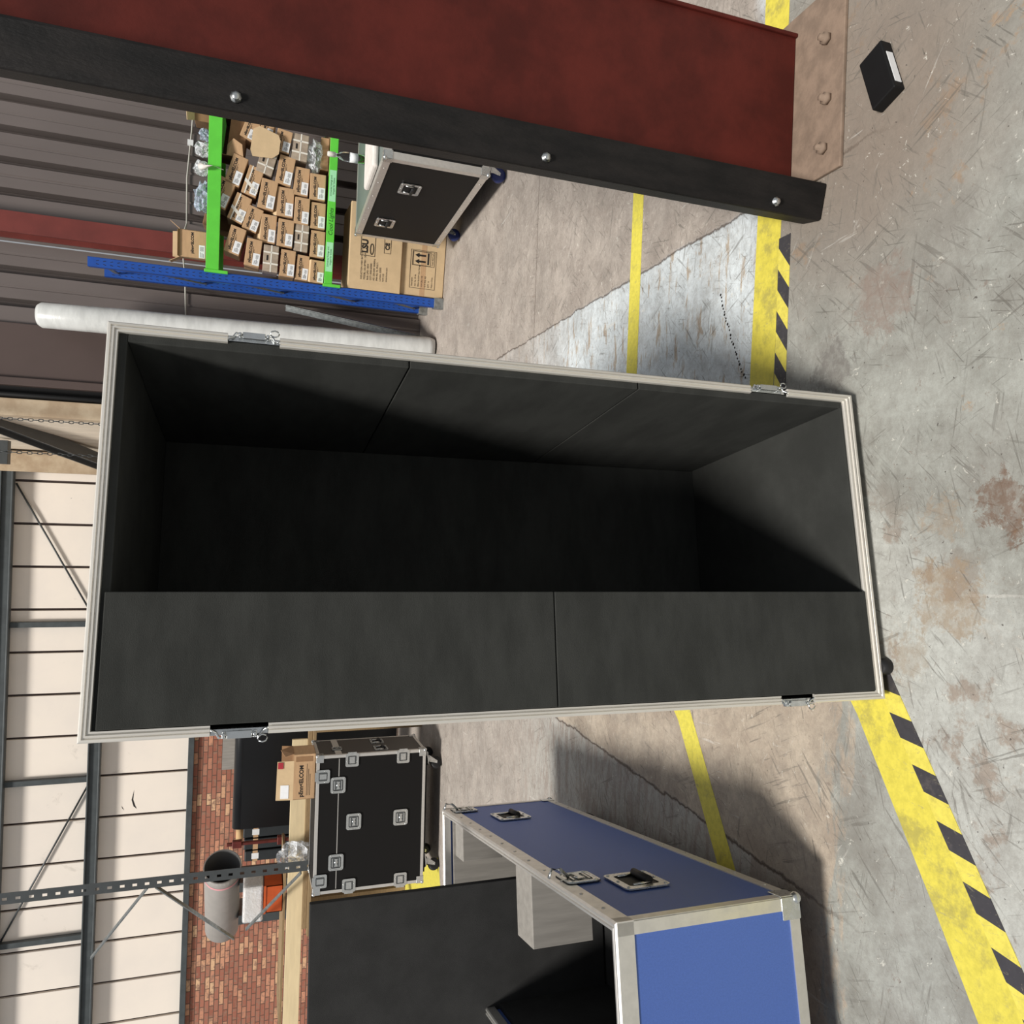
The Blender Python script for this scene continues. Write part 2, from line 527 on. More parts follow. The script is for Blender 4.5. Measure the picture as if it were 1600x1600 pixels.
    def build(s, name, mats, parent=None, bevel=0.0, loc=None, rot=None, seg=2):
        bmesh.ops.recalc_face_normals(s.bm, faces=s.bm.faces)
        me = bpy.data.meshes.new(name)
        s.bm.to_mesh(me)
        s.bm.free()
        for m_ in (mats if isinstance(mats, (list, tuple)) else [mats]):
            me.materials.append(M[m_] if isinstance(m_, str) else m_)
        o = bpy.data.objects.new(name, me)
        C.objects.link(o)
        if parent:
            o.parent = parent
        if loc is not None:
            o.location = loc
        if rot is not None:
            o.rotation_euler = rot
        if bevel:
            b_ = o.modifiers.new('bevel', 'BEVEL')
            b_.width = bevel
            b_.segments = seg
            b_.limit_method = 'ANGLE'
        return o


def rrect(w_, h_, r, n=5):
    pts = []
    for cx, cz, a0 in ((w_ / 2 - r, h_ / 2 - r, 0), (-w_ / 2 + r, h_ / 2 - r, 90), (-w_ / 2 + r, -h_ / 2 + r, 180), (w_ / 2 - r, -h_ / 2 + r, 270)):
        for k in range(n + 1):
            a = R(a0 + 90 * k / n)
            pts.append((cx + r * math.cos(a), cz + r * math.sin(a)))
    return pts


def ringplate(mb, w_, h_, r, iw, ih, ir, y0, y1, mi=0, mtx=None, n=5):
    """flat rounded frame in XZ, thickness y0..y1"""
    o_ = rrect(w_, h_, r, n)
    i_ = rrect(iw, ih, ir, n)
    rows = []
    for pts, y in ((o_, y1), (o_, y0), (i_, y0), (i_, y1)):
        rows.append([mb.bm.verts.new((mtx @ Vector((x, y, z))) if mtx is not None else (x, y, z)) for x, z in pts])
    k = len(o_)
    for a in range(4):
        A_, B_ = rows[a], rows[(a + 1) % 4]
        for j in range(k):
            f = mb.bm.faces.new([A_[j], A_[(j + 1) % k], B_[(j + 1) % k], B_[j]])
            f.material_index = mi


def tag(o, label=None, cat=None, group=None, kind=None):
    if label:
        o['label'] = label
    if cat:
        o['category'] = cat
    if group:
        o['group'] = group
    if kind:
        o['kind'] = kind
    return o


def thing(name, label, cat, loc=(0, 0, 0), rz=0, group=None, ry=0, rx=0):
    o = bpy.data.objects.new(name, None)
    o.empty_display_size = .1
    C.objects.link(o)
    o.location = loc
    o.rotation_euler = (rx, ry, rz)
    return tag(o, label, cat, group)


_t = {}


def text_mesh(s_, size, mname, bold=0.0, align='CENTER', shear=0):
    key = (s_, size, mname, bold, align, shear)
    if key not in _t:
        cu = bpy.data.curves.new('lettering', 'FONT')
        cu.body = s_
        cu.size = size
        cu.offset = bold
        cu.extrude = .0004
        cu.shear = shear
        cu.align_x = align
        cu.align_y = 'CENTER'
        ob = bpy.data.objects.new('tmp', cu)
        C.objects.link(ob)
        me = bpy.data.meshes.new_from_object(ob)
        bpy.data.objects.remove(ob)
        me.transform(Matrix(((1, 0, 0, 0), (0, 0, -1, 0), (0, 1, 0, 0), (0, 0, 0, 1))))
        me.materials.clear()
        me.materials.append(M[mname])
        _t[key] = me
    return _t[key]


def text(name, s_, size, mname, parent, loc, rot=(0, 0, 0), **kw):
    o = bpy.data.objects.new(name, text_mesh(s_, size, mname, **kw))
    C.objects.link(o)
    o.parent = parent
    o.location = loc
    o.rotation_euler = rot
    return o


def yawm(yaw, p):
    return Matrix.Translation(p) @ Matrix.Rotation(R(yaw), 4, 'Z')


# ------------------------------------------------------------------ setting
f = MB()
f.box(-10, 7, -1.5, 12.6, -.2, 0)
tag(f.build('floor', 'floor'), kind='structure')

YB = 11.4
wb = MB()       # back wall: brick base
wb.box(-10, .62, YB, YB + .25, 0, 2.24)
tag(wb.build('wall_back', 'brick'), kind='structure')
wp = MB()
edges = [.60, .189] + [.189 - .5565 * k for k in range(1, 18)]
for a, b_ in zip(edges[1:], edges[:-1]):
    wp.box(a + .016, b_ - .016, YB + .03, YB + .07, 2.26, 6.2)
wp.box(-10, .62, YB + .075, YB + .2, 2.24, 6.2, 1)
tag(wp.build('wall_back_cladding', ['panel', 'ddoor'], bevel=.004), kind='structure')
for pts in (((-3.93, 2.965), (-4.06, 2.992), (-4.15, 2.965), (-4.185, 2.925), (-4.14, 2.945), (-4.06, 2.972)), ((-4.13, 3.112), (-4.165, 3.102), (-4.19, 3.08), (-4.16, 3.094))):
    tear = MB().poly([(x, YB + .0285, z) for x, z in pts], (0, .002, 0))
    tear.build('panel_tear', 'ink', bpy.data.objects['wall_back_cladding'])
tr = MB()
tr.box(-10, .6, YB - .06, YB + .05, 2.225, 2.30)
tag(tr.build('trim_1', 'steelgrey', bevel=.004), kind='structure')
for i, (z0, z1) in enumerate(((3.37, 3.52), (4.47, 4.62))):
    r_ = MB()
    r_.box(-10, .5 if i else .36, YB - .07, YB + .0, z0, z1)
    r_.box(-10, .5 if i else .36, YB - .10, YB - .07, z0, z0 + .02)
    r_.box(-10, .5 if i else .36, YB - .10, YB - .07, z1 - .02, z1)
    tag(r_.build('trim_%d' % (i + 2), 'steelgrey', bevel=.004), kind='structure')
for i, (x, z0, z1) in enumerate(((-1.67, 3.5, 4.5), (-3.72, 3.5, 4.5), (-5.8, 3.5, 4.5))):
    r_ = MB()
    r_.box(x - .035, x + .035, YB - .04, YB + .03, z0, z1)
    tag(r_.build('trim_%d' % (i + 4), 'steelgrey', bevel=.004), kind='structure')
for lab, p0, p1 in (('thin dark brace rod sloping down across the white panels beside the beige corner column', (.15, YB - .0, 4.46), (-1.62, YB - .0, 3.5)),
                    ('thin dark brace rod on the white panels, left of the large case', (-3.77, YB - .0, 3.5), (-5.75, YB - .0, 4.46))):
    tag(MB().tube([p0, p1], .012, 8).build('brace_rod', 'greypost'), lab, 'rod')

# side reveal and beige columns around the bay opening
rv = MB()
P0, P1 = Vector((.80, 7.95, 0)), Vector((.57, YB + .1, 0))
dv = (P1 - P0)
for k in range(12):
    a = P0 + dv * (k / 12 + .002)
    b_ = P0 + dv * ((k + 1) / 12 - .004)
    rv.poly([(a.x, a.y, 0), (b_.x, b_.y, 0), (b_.x, b_.y, 6.2), (a.x, a.y, 6.2)], (.05, 0, 0))
rv.poly([(P0.x + .06, P0.y, 0), (P1.x + .06, P1.y, 0), (P1.x + .06, P1.y, 6.2), (P0.x + .06, P0.y, 6.2)], (.03, 0, 0), 1)
tag(rv.build('wall_right_reveal', ['cream', 'ddoor']), kind='structure')
cb_ = MB()
cb_.box(.30, .56, YB - .16, YB, 0, 6.2)
tag(cb_.build('trim_7', 'beige', bevel=.006), kind='structure')
cb_ = MB()
cb_.box(.69, .84, 7.72, 7.95, 0, 6.2)
tag(cb_.build('trim_8', 'beige', bevel=.006), kind='structure')
kb = MB()
ka, kz = Vector((.72, 9.0, 4.02)), Vector((.44, 11.1, 3.40))
kd = kz - ka
ka, kz = ka - kd * .5, kz + kd * .25
for off, wx_, wy_ in ((0, .03, .22), (.105, .14, .018), (-.105, .14, .018)):
    kb.bar(ka + Vector((0, 0, off)), kz + Vector((0, 0, off)), wx_, wy_)
tag(kb.build('knee_brace', 'greypost', bevel=.003), 'dark grey steel brace sloping across the cream panels above the large case', 'beam')
pr = MB().box(.35, .62, 10.2, 10.32, 4.25, 4.42)
tag(pr.build('purlin', 'greypost', bevel=.003), 'short grey steel purlin crossing behind the sloping steel brace', 'beam')


def chain(x, y, z0, z1, label):
    mb = MB()
    z = z0
    k = 0
    while z < z1:
        pts = []
        for j in range(9):
            t = 2 * math.pi * j / 8
            a, c = .011 * math.cos(t), .024 * math.sin(t)
            pts.append((x + (a if k % 2 else 0), y + (0 if k % 2 else a), z + c))
        mb.tube(pts, .0035, 5, cap=False)
        z += .038
        k += 1
    tag(mb.build('hanging_chain', 'greypost'), label, 'chain', None)


chain(.64, 7.5, 2.5, 4.4, 'dark chain hanging beside the beige door post, nearer the brown door')
chain(.36, 7.5, 2.5, 4.4, 'steel chain hanging in front of the beige corner column at the back wall')

# dark profiled wall
YD = 7.8
dw = MB()


def ribwall(mb, x0, x1, bands):
    xs = [x0]
    prof = [(x0, 0)]
    for g in sorted(bands):
        prof += [(g - .04, 0), (g - .034, .12), (g + .024, .12), (g + .03, 0), (g + .12, 0), (g + .126, .006), (g + .14, .006), (g + .146, 0)]
    prof.append((x1, 0))
    prof = [p for i, p in enumerate(prof) if i == 0 or p[0] > prof[i - 1][0]]
    for i in range(len(prof) - 1):
        (a, p), (b, q) = prof[i], prof[i + 1]
        mb.poly([(a, YD + p, 0), (b, YD + q, 0), (b, YD + q, 6.2), (a, YD + p, 6.2)], (0, .012, 0), 0)


ribwall(dw, 2.22, 7, [2.65 + .272 * k for k in range(16)])
ribwall(dw, 1.50, 2.205, [1.69, 1.975])
tag(dw.build('wall_right', 'dwall'), kind='structure')
dd = MB()
dd.box(.95, 1.50, YD - .05, YD, 0, 6.2)
dd.box(.95, 1.02, YD - .10, YD - .05, 0, 6.2)
tag(dd.build('door_1', 'ddoor', bevel=.006), kind='structure')
tag(MB().tube([(.87, YD - .08, 0), (.87, YD - .08, 6.2)], .022, 12).box(.84, .95, YD - .02, YD + .05, 0, 6.2).build('trim_9', 'black'), kind='structure')
# red column against the wall, behind the rack
rc = MB()
rc.box(2.24, 2.42, 7.60, 7.62, 0, 6.2)
rc.box(2.32, 2.34, 7.62, 7.78, 0, 6.2)
rc.box(2.24, 2.42, 7.775, 7.792, 0, 6.2)
tag(rc.build('trim_10', 'redsteel', bevel=.002), kind='structure')
cd = MB()
pts = [(3.9, YD - .02, 2.20), (3.45, YD - .02, 2.218), (3.0, YD - .02, 2.245), (2.58, YD - .02, 2.234), (2.46, YD - .22, 2.23), (2.2, YD - .22, 2.235), (2.05, YD - .02, 2.23), (1.70, YD - .02, 2.215), (1.52, YD - .03, 2.20)]
cd.tube(pts, .007, 8)
cdo = cd.build('conduit_cable', 'cable')
tag(cdo, 'thin pale cable running along the brown ribbed wall above the blue rack', 'cable')
for x in (3.33, 2.12):
    MB().cbox((x, YD - .022, 2.225), (.05, .03, .05)).build('cable_clip', 'label', cdo)

# black post and red steel column at the right
pc = thing('steel_column', 'red oxide painted steel column bolted to the floor behind the black post', 'column', (1.10, 2.05, 0))
mb = MB()
mb.box(-.06, .40, -.06, -.045, .012, 5.2)
mb.box(-.06, -.048, -.07, .10, .012, 5.2)
mb.box(.39, .402, -.07, .10, .012, 5.2)
mb.build('column_section', 'redsteel_shaded', pc, bevel=.003)
mb = MB()
mb.box(-.088, .46, -.27, .09, 0, .012)
mb.build('base_plate', 'plate', pc, bevel=.003)
for x, y in ((-.01, -.20), (.13, -.21), (.31, -.20)):
    MB().lathe([(.018, .012), (.018, .026), (.010, .027), (.010, .04), (.002, .042)], (x, y, 0), 6).build('anchor_bolt', 'plate', pc)
bp = thing('guard_post', 'tall scuffed black square post in front of the red steel column', 'post', (.885, 1.862, 0), R(-12))
MB().box(0, .105, 0, .085, .0, 5.2).build('post_shaft', 'post', bp, bevel=.008)
for x, z in ((.028, .167), (.028, .87), (.03, 1.62), (.03, 2.4)):
    MB().lathe([(.013, 0), (.013, -.004), (.009, -.005), (.009, -.012), (.002, -.013)], (x, 0, z), 8, 'y').build('bolt_head', 'chrome', bp)

# ------------------------------------------------------------------ floor markings


def strip(name, pts, wd, m_, label, cat, z=.0012):
    """flat strip following a centre line"""
    mb = MB()
    P = [Vector((*p, 0)) for p in pts]
    L, Rr = [], []
    for i, p in enumerate(P):
        if i == 0:
            n_ = (P[1] - P[0]).normalized()
            n_ = Vector((-n_.y, n_.x, 0))
            k = 1
        elif i == len(P) - 1:
            n_ = (P[-1] - P[-2]).normalized()
            n_ = Vector((-n_.y, n_.x, 0))
            k = 1
        else:
            a = (P[i] - P[i - 1]).normalized()
            b_ = (P[i + 1] - P[i]).normalized()
            na, nb = Vector((-a.y, a.x, 0)), Vector((-b_.y, b_.x, 0))
            n_ = (na + nb).normalized()
            k = 1 / max(n_.dot(na), .3)
        L.append(p + n_ * wd / 2 * k)
        Rr.append(p - n_ * wd / 2 * k)
    for i in range(len(P) - 1):
        q = [mb.bm.verts.new((v.x, v.y, z)) for v in (L[i], L[i + 1], Rr[i + 1], Rr[i])]
        mb.bm.faces.new(q)
    ret = bmesh.ops.extrude_face_region(mb.bm, geom=mb.bm.faces[:])
    for v in ret['geom']:
        if isinstance(v, bmesh.types.BMVert):
            v.co.z = 0.0003
    return tag(mb.build(name, m_), label, cat)


strip('floor_line', [(3.4, 2.98), (1.4, 3.035), (.64, 3.042), (-.25, 3.07), (-.735, 2.52), (-1.18, 2.215), (-1.42, 2.06)], .098, 'yline',
      'narrow worn yellow floor line running behind the large case towards the blue case', 'floor line')
strip('floor_line', [(2.6, 2.10), (.98, 2.108), (.445, 2.12), (.12, 2.125), (-.47, 1.608), (-.85, 1.352), (-1.5, .93)], .123, 'ywide',
      'wide scuffed yellow floor line edged by the striped tape', 'floor line')
strip('floor_line', [(-3.0, 6.2), (-3.7, 7.5), (-4.4, 8.9)], .22, 'yline', 'yellow floor line behind the black double latched case on the left', 'floor line')


def hazard(p0, p1, wd, label, ph=0, skew=.045, step_=.075):
    mb = MB()
    p0, p1 = Vector((*p0, 0)), Vector((*p1, 0))
    d = (p1 - p0)
    L = d.length
    d.normalize()
    n_ = Vector((-d.y, d.x, 0))
    k = int(L / step_)
    for i in range(k):
        a0, a1 = i * step_, (i + 1) * step_
        s0 = skew if i > 0 else 0
        s1 = skew if i < k - 1 else 0
        q = [p0 + d * (a0 - s0) + n_ * -wd / 2, p0 + d * (a1 - s1) + n_ * -wd / 2, p0 + d * (a1 + s1) + n_ * wd / 2, p0 + d * (a0 + s0) + n_ * wd / 2]
        mb.poly([(v.x, v.y, .0003) for v in q], (0, 0, .0014), (i + ph) % 2)
    return tag(mb.build('hazard_tape', ['ktape', 'ytape']), label, 'tape')


hazard((.895, 2.026), (.10, 2.026), .055, 'black and yellow striped floor tape between the large case and the black post', 0, .035, .066)
hazard((-.37, 1.587), (-1.25, .975), .054, 'torn black and yellow floor tape running left from the large case', 0, .022, .066)

# trail of small dark dots on the blue paint
dm = MB()
for i in range(26):
    t = i / 25
    x = .80 - .325 * t + random.uniform(-.004, .004)
    y = 2.375 - .165 * t + .01 * math.sin(t * 3) + random.uniform(-.004, .004)
    dm.lathe([(.004 if i % 3 else .0055, 0.0002), (.003, .0012)], (x, y, 0), 7)
tag(dm.build('paint_drips', 'ink'), 'trail of tiny black drips on the pale blue floor paint', 'drips', kind='stuff')


# ------------------------------------------------------------------ flight case hardware
def dish_latch(parent, mtx, name='latch', s=1.0):
    """square recessed twist latch, faces -Y in local frame"""
    mb = MB()
    ringplate(mb, .112 * s, .104 * s, .016 * s, .078 * s, .070 * s, .010 * s, -.004, 0)
    ringplate(mb, .104 * s, .096 * s, .014 * s, .096 * s, .088 * s, .012 * s, -.0055, -.004)
    mb.box(-.042 * s, .042 * s, -.0012, 0, -.038 * s, .038 * s, 1)  # shallow pan, recess shade in its colour
    ringplate(mb, .080 * s, .072 * s, .010, .072 * s, .064 * s, .008, -.0016, -.0012, 2)  # black rings paint the dark rim lines of the recess shade
    ringplate(mb, .116 * s, .108 * s, .017 * s, .111 * s, .103 * s, .015 * s, -.001, 0, 2)
    mb.lathe([(.013 * s, 0), (.013 * s, -.006), (.006 * s, -.009)], (0, 0, 0), 12, 'y')
    for sx in (-1, 1):
        mb.poly([(sx * .004, -.008, -.006), (sx * .026 * s, -.008, -.013 * s), (sx * .028 * s, -.008, .012 * s), (sx * .004, -.008, .005)], (0, .004, 0))
        for sz in (-1, 1):
            mb.lathe([(.004, -.004), (.0035, -.0065), (.001, -.007)], (sx * .047 * s, 0, sz * .036 * s), 8, 'y')
    mb.box(-.030 * s, .030 * s, -.006, -.001, .022 * s, .028 * s)
    mb.box(-.030 * s, .030 * s, -.006, -.001, -.028 * s, -.022 * s)
    o = mb.build(name, ['chrome', 'dishpan_shade', 'black'], parent)
    o.matrix_local = mtx
    return o


def corner_latch(parent, mtx):
    """latch plate wrapping over an edge"""
    mb = MB()
    ringplate(mb, .104, .104, .014, .066, .066, .008, -.004, 0)
    mb.box(-.035, .035, -.0012, 0, -.035, .035, 1)
    ringplate(mb, .068, .068, .008, .060, .060, .006, -.0016, -.0012, 2)  # black ring paints shade around the shallow pan
    mb.box(-.026, .026, -.006, -.001, -.020, .020)
    mb.box(.040, .062, -.006, .0, -.034, .034)
    for sz in (-1, 1):
        mb.lathe([(.004, -.004), (.0035, -.0065), (.001, -.007)], (-.01, 0, sz * .042), 8, 'y')
    o = mb.build('edge_latch', ['chrome', 'dishpan_shade', 'black'], parent)
    o.matrix_local = mtx
    return o


def dish_handle(parent, mtx, s=1.0):
    mb = MB()
    ringplate(mb, .17 * s, .14 * s, .018, .118 * s, .094 * s, .01, -.004, 0)
    for sx in (-1, 0, 1):
        for sz in (-1, 1):
            mb.lathe([(.005, -.004), (.004, -.007), (.001, -.0075)], (sx * .068 * s, 0, sz * .058 * s), 8, 'y')
    o = mb.build('handle', 'chrome', parent)
    o.matrix_local = mtx
    p = MB()
    p.box(-.059 * s, .059 * s, -.0015, 0, -.047 * s, .047 * s)
    p.build('handle_recess_shade', 'black', o)  # flat black plate standing in for the shade inside the dish
    g = MB()
    g.tube([(-.05 * s, -.012, -.018), (.05 * s, -.012, -.018)], .011, 10)
    g.tube([(-.05 * s, -.006, -.018), (-.05 * s, -.004, .035)], .004, 6, 1)
    g.tube([(.05 * s, -.006, -.018), (.05 * s, -.004, .035)], .004, 6, 1)
    g.build('grip', ['blackrub', 'chrome'], o)
    return o


def ball_corner(parent, x, y, z, sx, sy, sz, s=.055):
    mb = MB()
    t = .0035
    mb.lathe([(.004, -.014), (.011, -.011), (.0155, -.004), (.0165, 0), (.0155, .004), (.011, .011), (.004, .014)], (x - sx * .006, y - sy * .006, z - sz * .006), 12)
    for ax in range(3):
        d = [(-sx * s, -sy * s, 0), (-sx * s, 0, -sz * s), (0, -sy * s, -sz * s)][ax]
        if ax == 0:
            mb.box(min(x, x + d[0]), max(x, x + d[0]), min(y, y + d[1]), max(y, y + d[1]), z - t if sz < 0 else z, z if sz < 0 else z + t)
        elif ax == 1:
            mb.box(min(x, x + d[0]), max(x, x + d[0]), y - t if sy < 0 else y, y if sy < 0 else y + t, min(z, z + d[2]), max(z, z + d[2]))
        else:
            mb.box(x - t if sx < 0 else x, x if sx < 0 else x + t, min(y, y + d[1]), max(y, y + d[1]), min(z, z + d[2]), max(z, z + d[2]))
    return mb.build('corner', 'chrome', parent, bevel=.0012)


def caster(parent, x, y, h, wheel='blackrub', rz=0.0):
    r = h * .38
    mb = MB()
    mb.box(-.045, .045, -.05, .05, h - .006, h)
    mb.lathe([(.03, h - .022), (.034, h - .006)], (0, 0, 0), 14)
    for sx in (-1, 1):
        mb.poly([(sx * .022, -.025, h - .02), (sx * .022, .03, h - .02), (sx * .022, .045, r * .9), (sx * .022, .025, r * .8)], (sx * .003, 0, 0))
    mb.tube([(-.03, .033, r), (.03, .033, r)], .006, 8)
    o = mb.build('caster', 'chrome', parent)
    o.location = (x, y, 0)
    o.rotation_euler = (0, 0, rz)
    wv = MB()
    wv.lathe([(r * .55, -.018), (r * .93, -.018), (r, -.012), (r, .012), (r * .93, .018), (r * .55, .018)], (0, .033, r), 20, 'x')
    wv.build('wheel', wheel, o)
    return o


def edge_bars(mb, W, D, z0, z1, e=.028, t=.0025, top=True):
    """L-angle trim along the twelve edges of a box (0..W, 0..D, z0..z1)"""
    for x, sx in ((0, 1), (W, -1)):
        for y, sy in ((0, 1), (D, -1)):
            xa, xb = sorted((x, x + sx * e))
            ya, yb = sorted((y, y + sy * e))
            mb.box(xa, xb, y - t if sy > 0 else y, y if sy > 0 else y + t, z0, z1)
            mb.box(x - t if sx > 0 else x, x if sx > 0 else x + t, ya, yb, z0, z1)
    for z, sz in ((z0, 1), (z1, -1)):
        if z == z1 and not top:
            continue
        za, zb = sorted((z, z + sz * e))
        zc, zd = (z - t, z) if sz > 0 else (z, z + t)
        for y, sy in ((0, 1), (D, -1)):
            ya, yb = sorted((y, y + sy * e))
            mb.box(0, W, y - t if sy > 0 else y, y if sy > 0 else y + t, za, zb)
            mb.box(0, W, ya, yb, zc, zd)
        for x, sx in ((0, 1), (W, -1)):
            xa, xb = sorted((x, x + sx * e))
            mb.box(x - t if sx > 0 else x, x if sx > 0 else x + t, 0, D, za, zb)
            mb.box(xa, xb, 0, D, zc, zd)


def corners(parent, W, D, z0, z1, which=None):
    for x, sx in ((0, -1), (W, 1)):
        for y, sy in ((0, -1), (D, 1)):
            for z, sz in ((z0, -1), (z1, 1)):
                ball_corner(parent, x + sx * .003, y + sy * .003, z + sz * .003, sx, sy, sz)


FR = lambda x, z, y=-.004: Matrix.Translation((x, y, z))                         # on a -Y face
RT = lambda x, y, z: Matrix.Translation((x, y, z)) @ Matrix.Rotation(R(90), 4, 'Z')   # on a +X face
LT = lambda x, y, z: Matrix.Translation((x, y, z)) @ Matrix.Rotation(R(-90), 4, 'Z')  # on a -X face

# ------------------------------------------------------------------ THE BIG OPEN CASE
K = 1.0857
zk = lambda z: 1.55 + (z - 1.55) * K
W, D, Z0, Z1 = .799, .78, .03, 1.8345
big = thing('open_flight_case', 'tall open flight case lined with charcoal foam, in the middle of the floor', 'flight case', (-.4375, 1.533, 0), R(11.05))
sh = MB()
t = .010
sh.box(.004, .004 + t, .03, D, Z0 + .004, Z1 - .004)
sh.box(W - .004 - t, W - .004, .03, D, Z0 + .004, Z1 - .004)
sh.box(.014, W - .014, .03, D, Z0 + .004, Z0 + .014)
sh.box(.014, W - .014, .03, D, Z1 - .014, Z1 - .004)
sh.box(.014, W - .014, D - t, D, Z0 + .014, Z1 - .014)
sh.build('body', 'lam_black', big)
PROF = [(0, .05), (0, -.001), (.002, -.003), (.006, -.0035), (.0072, -.0005), (.0090, -.0005), (.0100, -.0045), (.0130, -.0045), (.0140, -.0005), (.0155, -.0005), (.0163, -.0025), (.0196, -.0025), (.0204, .001), (.0204, .0055), (.0040, .0055), (.0040, .05)]
PROFB = [(a * 1.5, b) for a, b in PROF]
Y = Vector((0, 1, 0))


def rim(p0, p1, A, m0, m1, prof=PROF):
    return MB().extr(prof, p0, p1, A, Y, m0, m1).build('rim_extrusion', 'alu_v', big)


X_, Zv = Vector((1, 0, 0)), Vector((0, 0, 1))
rim((0, 0, Z1), (W, 0, Z1), -Zv, 1, 1)
rim((0, 0, Z0), (W, 0, Z0), Zv, .667, .667, PROFB)
gapR = [(zk(a), zk(b)) for a, b in ((1.608, 1.514), (.446, .341))]
gapL = [(zk(a), zk(b)) for a, b in ((1.610, 1.514), (.437, .348))]
for x, A, gaps in ((W, -X_, gapR), (0, X_, gapL)):
    rim((x, 0, Z1), (x, 0, gaps[0][0]), A, 1, 0)
    rim((x, 0, gaps[0][1]), (x, 0, gaps[1][0]), A, 0, 0)
    rim((x, 0, gaps[1][1]), (x, 0, Z0), A, 0, 1.5)
for x, s, gaps in ((W, -1, gapR), (0, 1, gapL)):
    for z1, z0 in gaps:
        zc, h = (z0 + z1) / 2, (z1 - z0)
        mb = MB()
        xa, xb = sorted((x, x + s * .012))
        mb.box(xa, xb, .010, .05, z0, z1)                       # pocket bridge
        # bent steel straps at both ends of the gap
        for sz in (-1, 1):
            ze = zc + sz * h / 2
            mb.tube([(x + s * .016, .004, ze + sz * .006), (x + s * .010, -.002, ze - sz * .004), (x + s * .006, .004, ze - sz * .010), (x - s * .004, .004, ze - sz * .016), (x - s * .004, .012, ze - sz * .030)], .0028, 6)
        o = mb.build('latch_pocket', 'chrome', big, bevel=.001)
        k = MB()
        xa, xb = sorted((x - s * .006, x + s * .008))
        k.box(xa, xb, -.002, .012, zc - h * .22, zc + h * .22)
        k.box(xa, xb, .002, .020, zc - h * .30, zc - h * .24)
        k.box(xa, xb, .002, .020, zc + h * .24, zc + h * .30)
        k.lathe([(.004, -.007), (.004, -.001)], (x + s * .001, 0, zc + h * .27), 8, 'y')
        k.lathe([(.004, -.007), (.004, -.001)], (x + s * .001, 0, zc - h * .27), 8, 'y')
        k.build('twist_latch', 'chrome', o, bevel=.0015)
        rg = MB()
        zr = zc - h * .40
        rg.tube([(x - s * .008 + .007 * math.cos(a * .785), .000, zr + .009 * math.sin(a * .785)) for a in range(9)], .0016, 6, cap=False)
        rg.build('pull_ring', 'chrome', o)
# foam
F = .022
xl, xr_ = .0145, W - .0145
zb, zt = Z0 + .0145, Z1 - .0145
yb = D - .011
y0f = .006


def foam(b6, mname='foam', name='foam_liner'):
    return MB().box(*b6).build(name, mname, big, bevel=.002)


foam((xr_ - F, xr_, y0f, yb, zk(1.2605) + .0015, zt - F))
foam((xr_ - F, xr_, y0f, yb, zk(.741) + .0015, zk(1.2605) - .0015))
foam((xr_ - F, xr_, y0f, yb, zb + F, zk(.741) - .0015))
foam((xl, xr_, y0f, yb, zt - F, zt))
foam((xl, xr_, y0f, yb, zb, zb + F))
foam((xl, xr_ - F, yb - F, yb, zb + F, zt - F))
for z0, z1 in ((zb + F + .001, zk(.967) - .0008), (zk(.967) + .0008, zt - F - .002)):
    foam((xl + F, .2685, .0055, yb - F - .001, z0, z1), 'foam', 'foam_block')
for z0, z1 in ((zk(.178), zk(.967) - .0012), (zk(.967) + .0012, zk(1.786))):
    foam((.0212, .2690, -.006, .005, z0, z1), 'foam', 'foam_facing')
# outer trims at the back and base, board and casters
eb = MB()
e, tt = .03, .0025
for x, sx in ((0, 1), (W, -1)):
    xa, xb = sorted((x, x + sx * e))
    eb.box(xa, xb, D, D + tt, Z0, Z1)
    eb.box(xa if sx > 0 else x, x + .004 if sx > 0 else xb, D - e, D, Z0, Z1) if False else None
    eb.box(*( (x, x + .003) if sx > 0 else (x - .003, x)), D - e, D, Z0, Z1)
    for z, sz in ((Z0, 1), (Z1, -1)):
        za, zb2 = sorted((z, z + sz * e))
        eb.box(*((x, x + .003) if sx > 0 else (x - .003, x)), .05, D, za, zb2)
for z, sz in ((Z0, 1), (Z1, -1)):
    za, zb2 = sorted((z, z + sz * e))
    eb.box(0, W, D, D + tt, za, zb2)
    eb.box(0, W, D - e, D, *((z, z + .003) if sz > 0 else (z - .003, z)))
    for x, sx in ((0, 1), (W, -1)):
        xa, xb = sorted((x, x + sx * e))
        eb.box(xa, xb, .05, D, *((z, z + .003) if sz > 0 else (z - .003, z)))
eb.build('edge_trim', 'alu', big)
for x, sx in ((0, -1), (W, 1)):
    for z, sz in ((Z0, -1), (Z1, 1)):
        ball_corner(big, x + sx * .001, D + .003, z + sz * .001, sx, 1, sz)
for x, y in ((.079, .010), (W - .08, .09), (.08, D - .08), (W - .08, D - .08)):
    MB().lathe([(.018, 0), (.021, .003), (.019, Z0 + .002)], (x, y, 0), 16).build('rubber_foot', 'blackrub', big)
for xx, fn in ((W, RT), (0, LT)):
    for z in (.8, 1.25):
        dish_handle(big, fn(W - .004 + .001 if xx else .003, D * .55, z))

